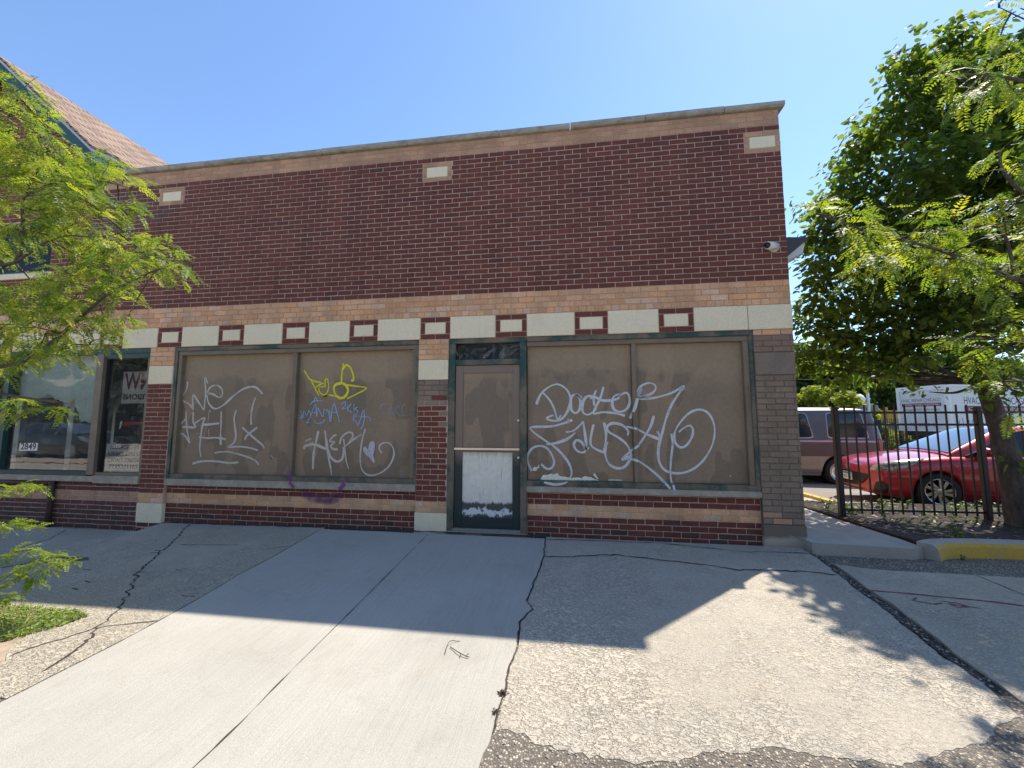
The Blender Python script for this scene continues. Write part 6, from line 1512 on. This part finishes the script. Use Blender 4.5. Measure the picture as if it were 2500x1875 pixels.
# ------------------------------------------------------------------ behind the lot
FA = (13.6, 18.3); FB = (23.1, 23.8)
f2 = thing("iron_fence", "far black iron fence with weeds behind the red car's bonnet", "fence", (FA[0], FA[1], -0.62), rz=math.atan2(FB[1]-FA[1], FB[0]-FA[0]))
rr = random.Random(2)
for i in range(5):
    mb = MB(); mb.box(i*2.0-.05, i*2.0+.05, -.05, .05, 0, 1.9); mb.build("post", MAT['iron'], f2)
for zr in (.15, 1.45, 1.75):
    mb = MB(); mb.box(0, 8.0, -.018, .018, zr-.02, zr+.02); mb.build("rail", MAT['iron'], f2)
mb = MB(); mb.box(-.012, .012, -.012, .012, .05, 1.95); pk = mb.build("picket", MAT['iron'], f2); pk.location = (.2, 0, 0)
for k in range(2, 40):
    if k % 10 == 0: continue
    c = pk.copy(); COL.objects.link(c); c.parent = f2; c.location = (k*.2, 0, 0)
def leafclump(mb, c, r, n, s, tones, rr, sq=0.8):
    for i in range(n):
        v = Vector((rr.gauss(0, 1), rr.gauss(0, 1), rr.gauss(0, 1))).normalized(); p = Vector(c)+Vector((v.x, v.y, v.z*sq))*r*(rr.random()**.4)
        d = Vector((rr.uniform(-1, 1), rr.uniform(-1, 1), rr.uniform(-1, .4))).normalized()*s*rr.uniform(.6, 1.3); w = d.cross(Vector((rr.uniform(-.5, .5), rr.uniform(-.5, .5), 1))).normalized()*s*.42
        mb.cur = jit(rr.choice(tones), .25, rr); mb.poly([p-d*.5, p+w, p+d*.5, p-w])
DK = [(0.045, 0.085, 0.022), (0.06, 0.105, 0.025), (0.035, 0.068, 0.02), (0.085, 0.13, 0.03)]; YG = [(0.25, 0.28, 0.04), (0.30, 0.32, 0.045), (0.18, 0.23, 0.04)]; MG = [(0.09, 0.145, 0.028), (0.07, 0.12, 0.025), (0.12, 0.17, 0.03)]
def bgtree(name, label, x, y, h, r, tones, n, s, seed, group, trunk=.2):
    rr = random.Random(seed); z = HLOT(x, y) if y > 0 else -.36; t = thing(name, label, "tree", (x, y, z), group=group)
    tk = MB(); tk.smooth = True; tk.tube([(0, 0, -.2), (.1, 0, h*.35), (.0, .1, h*.8)], [trunk, trunk*.8, trunk*.3], 8)
    lf = MB(); k = 0
    for i in range(int(9+r*2)):
        a = rr.uniform(0, 6.283); rad = r*rr.uniform(.2, .8); zz = h*rr.uniform(.28, .88); q = Vector((math.cos(a)*rad, math.sin(a)*rad, zz))
        rb_ = r*rr.uniform(.28, .48); leafclump(lf, q, rb_, int(n*(rb_/r)**2*2.4), s, tones, rr); tk.tube([(0, 0, max(h*.2, zz-rad*.7)), q*.6+Vector((0, 0, zz*.35)), q], [trunk*.3, trunk*.2, .02], 5, False)
    tk.build("trunk", MAT['bark'], t); lf.build("crown", MAT['far_leaf'], t); return t
GT = "trees behind the parking lot"
bgtree("small_tree", "small yellow green tree behind the van, against the corner of the shop", 13.85, 23.43, 4.3, 2.0, YG, 1500, .22, 51, GT, .09)
bgtree("small_tree", "bright yellow green bushy tree left of the white light pole", 15.44, 21.64, 3.6, 1.6, YG, 1500, .19, 52, GT, .08)
bgtree("broad_tree", "tall dark tree farthest left behind the van", 22.0, 36.75, 9.5, 4.2, DK, 2600, .34, 53, GT)
bgtree("broad_tree", "dark tree between the two yellow green trees", 23.2, 34.9, 9.0, 4.0, DK, 2600, .34, 54, GT)
bgtree("broad_tree", "dark green tree behind the white light pole", 29.5, 39.9, 9.5, 4.6, DK, 2600, .36, 55, GT)
bgtree("broad_tree", "mid green tree behind the left end of the truck", 34.4, 42.6, 9.5, 4.8, MG, 2600, .36, 56, GT)
bgtree("broad_tree", "mid green tree behind the middle of the truck", 41.5, 46.7, 11, 5.5, MG, 2400, .4, 57, GT)
bgtree("broad_tree", "dark green tree behind the right part of the truck", 45.0, 46.2, 11, 5.5, DK, 2400, .4, 58, GT)
bgtree("broad_tree", "dark tree behind the building corner, mostly hidden", 19.5, 38.0, 9.5, 4.2, DK, 2200, .34, 59, GT)
hd = MB(); rr = random.Random(77)
for i in range(60):
    k = rr.random(); x = 13.8+k*8+rr.uniform(-.3, .3); y = 19.0+k*4.6+rr.uniform(-.2, 1.0); leafclump(hd, (x, y, -.45+rr.uniform(0, 1.0)), .5, 60, .13, YG+MG, rr)
tag(hd.build("weedy_hedge", MAT['far_leaf']), "bright weeds growing through the far iron fence", "weeds", kind='stuff')
t = thing("yellow_container", "yellow metal container behind the far fence, left of the truck", "container", (18.2, 22.9, -0.66), rz=.2)
mb = MB(); mb.box(0, 2.3, 0, 1.4, 1.75, 2.55, .02); mb.box(.05, .15, .02, .12, 2.55, 2.75); mb.box(2.1, 2.2, .02, .12, 2.55, 2.75)
for k in range(6): mb.box(.02+k*.44, .08+k*.44, -.04, 0, 1.75, 2.55)
mb.build("bin", simple("yellow_container_paint", (.50, .33, .07), .6, .15), t, fix=True)
mb = MB(); mb.box(-.2, 3.6, 0.1, 1.4, 0, 1.74, .01); mb.build("base", simple("grey_block_base", (.20, .20, .19), .9, .3, 6), t)
t = thing("light_pole", "tall white light pole with a side arm and grey sign box behind the van", "pole", (15.8, 20.68, -0.62))
mb = MB(); mb.smooth = True; mb.tube([(0, 0, 0), (0, 0, 4.2)], [.085, .06], 12); mb.build("mast", MAT['white'], t)
mb = MB(); mb.smooth = True; mb.tube(catmull([(0, 0, 4.1), (.2, 0, 4.35), (.9, .1, 4.55)], 5), .03, 8); mb.build("arm", MAT['white'], t)
mb = MB(); mb.box(.8, 1.25, .02, .2, 4.50, 4.60, .02); mb.build("lamp_head", MAT['white'], t)
mb = MB(); mb.box(-.45, .55, .09, .2, 2.35, 2.75, .01); mb.build("sign_box", simple("grey_sign_back", (.25, .26, .28), .6), t)
t = thing("street_lamp", "globe street lamp among the far trees", "street lamp", (20.33, 28.42, -0.7))
mb = MB(); mb.smooth = True; mb.tube([(0, 0, 0), (0, 0, 3.2)], [.07, .05], 10); mb.build("post", MAT['iron'], t)
mb = MB(); mb.smooth = True; mb.lathe([(.10, 3.2), (.30, 3.35), (.34, 3.6), (.2, 3.85), (.05, 3.95)], 20); mb.build("lamp_globe", MAT['white'], t, fix=True)
for k, (z, dy) in enumerate(((5.6, 0), (5.05, .5), (4.5, 1.0))):
    mb = MB(); mb.tube([Vector((12+30*i/10, 24+dy+11*i/10, z-.35*math.sin(math.pi*((i*1.7) % 5)/5))) for i in range(11)], .014, 4)
    tag(mb.build("utility_wire", MAT['black']), ["highest", "middle", "lowest"][k]+" thin utility wire crossing in front of the far trees", "wire", "utility wires")

# ------------------------------------------------------------------ across the street (seen in the shop's glass)
fs = thing("facing_shop", "pale two storey shop row across the street, mirrored in the display window", "building", (-6, -21.5, -0.4))
FO = Vector((6, 21.5, 0.4))
m_fw = simple("pale_tan_brick", (0.62, 0.48, 0.33), .9, .14, 3); mb = MB(); mb.box(-60, 30, -33, -21.5, -.4, 7.2); wl2 = mb.build("wall", m_fw, fs, FO)
mb = MB(); mb.box(-60.2, 30.2, -21.498, -21.2, 6.6, 7.4); mb.build("cornice", MAT['stone'], fs, FO)
mb = MB(); mb.box(-60.1, 30.1, -21.498, -21.42, 3.3, 4.0); mb.build("sign_band", simple("dark_sign_band", (.06, .055, .06), .6), fs, FO)
for k in range(18):
    x = -58+k*4.9
    mb = MB(); mb.box(x, x+4.3, -21.49, -21.44, 0.1, 3.25); w_ = mb.build("shop_window", MAT['black'], fs, FO)
    mb = MB(); mb.box(x+.6, x+1.8, -21.49, -21.45, 4.6, 6.1); mb.box(x+2.3, x+3.5, -21.49, -21.45, 4.6, 6.1); mb.build("upper_window", MAT['black'], fs, FO)
for (x, y, l) in ((-33.0, -18.6, "street tree across the road mirrored in the left pane"), (-39.5, -18.6, "farther street tree across the road mirrored in the glass")):
    bgtree("street_tree", l, x, y, 6.5, 2.6, DK, 1300, .3, int(abs(x)), "street trees across the road")

def clone(o, parent=None):
    c = o.copy(); COL.objects.link(c)
    if parent: c.parent = parent
    for ch in list(o.children): clone(ch, c)
    return c
for i, (x, col, l) in enumerate(((-20.5, (0.02, 0.022, 0.03), "black parked car across the street mirrored in the narrow pane"), (-26.6, (0.06, 0.065, 0.075), "dark grey parked car across the street mirrored in the left pane"))):
    c = clone(car); c.name = "parked_car"; c.location = (x, -9.6, -0.355); c.rotation_euler = (0, 0, math.pi); c['label'] = l; c['group'] = "parked cars across the street"
    pm = carpaint("dark_car_paint", col)
    for ch in c.children:
        if ch.data and any(m is P_RED for m in ch.data.materials):
            ch.data = ch.data.copy()
            for k, m in enumerate(ch.data.materials):
                if m is P_RED: ch.data.materials[k] = pm
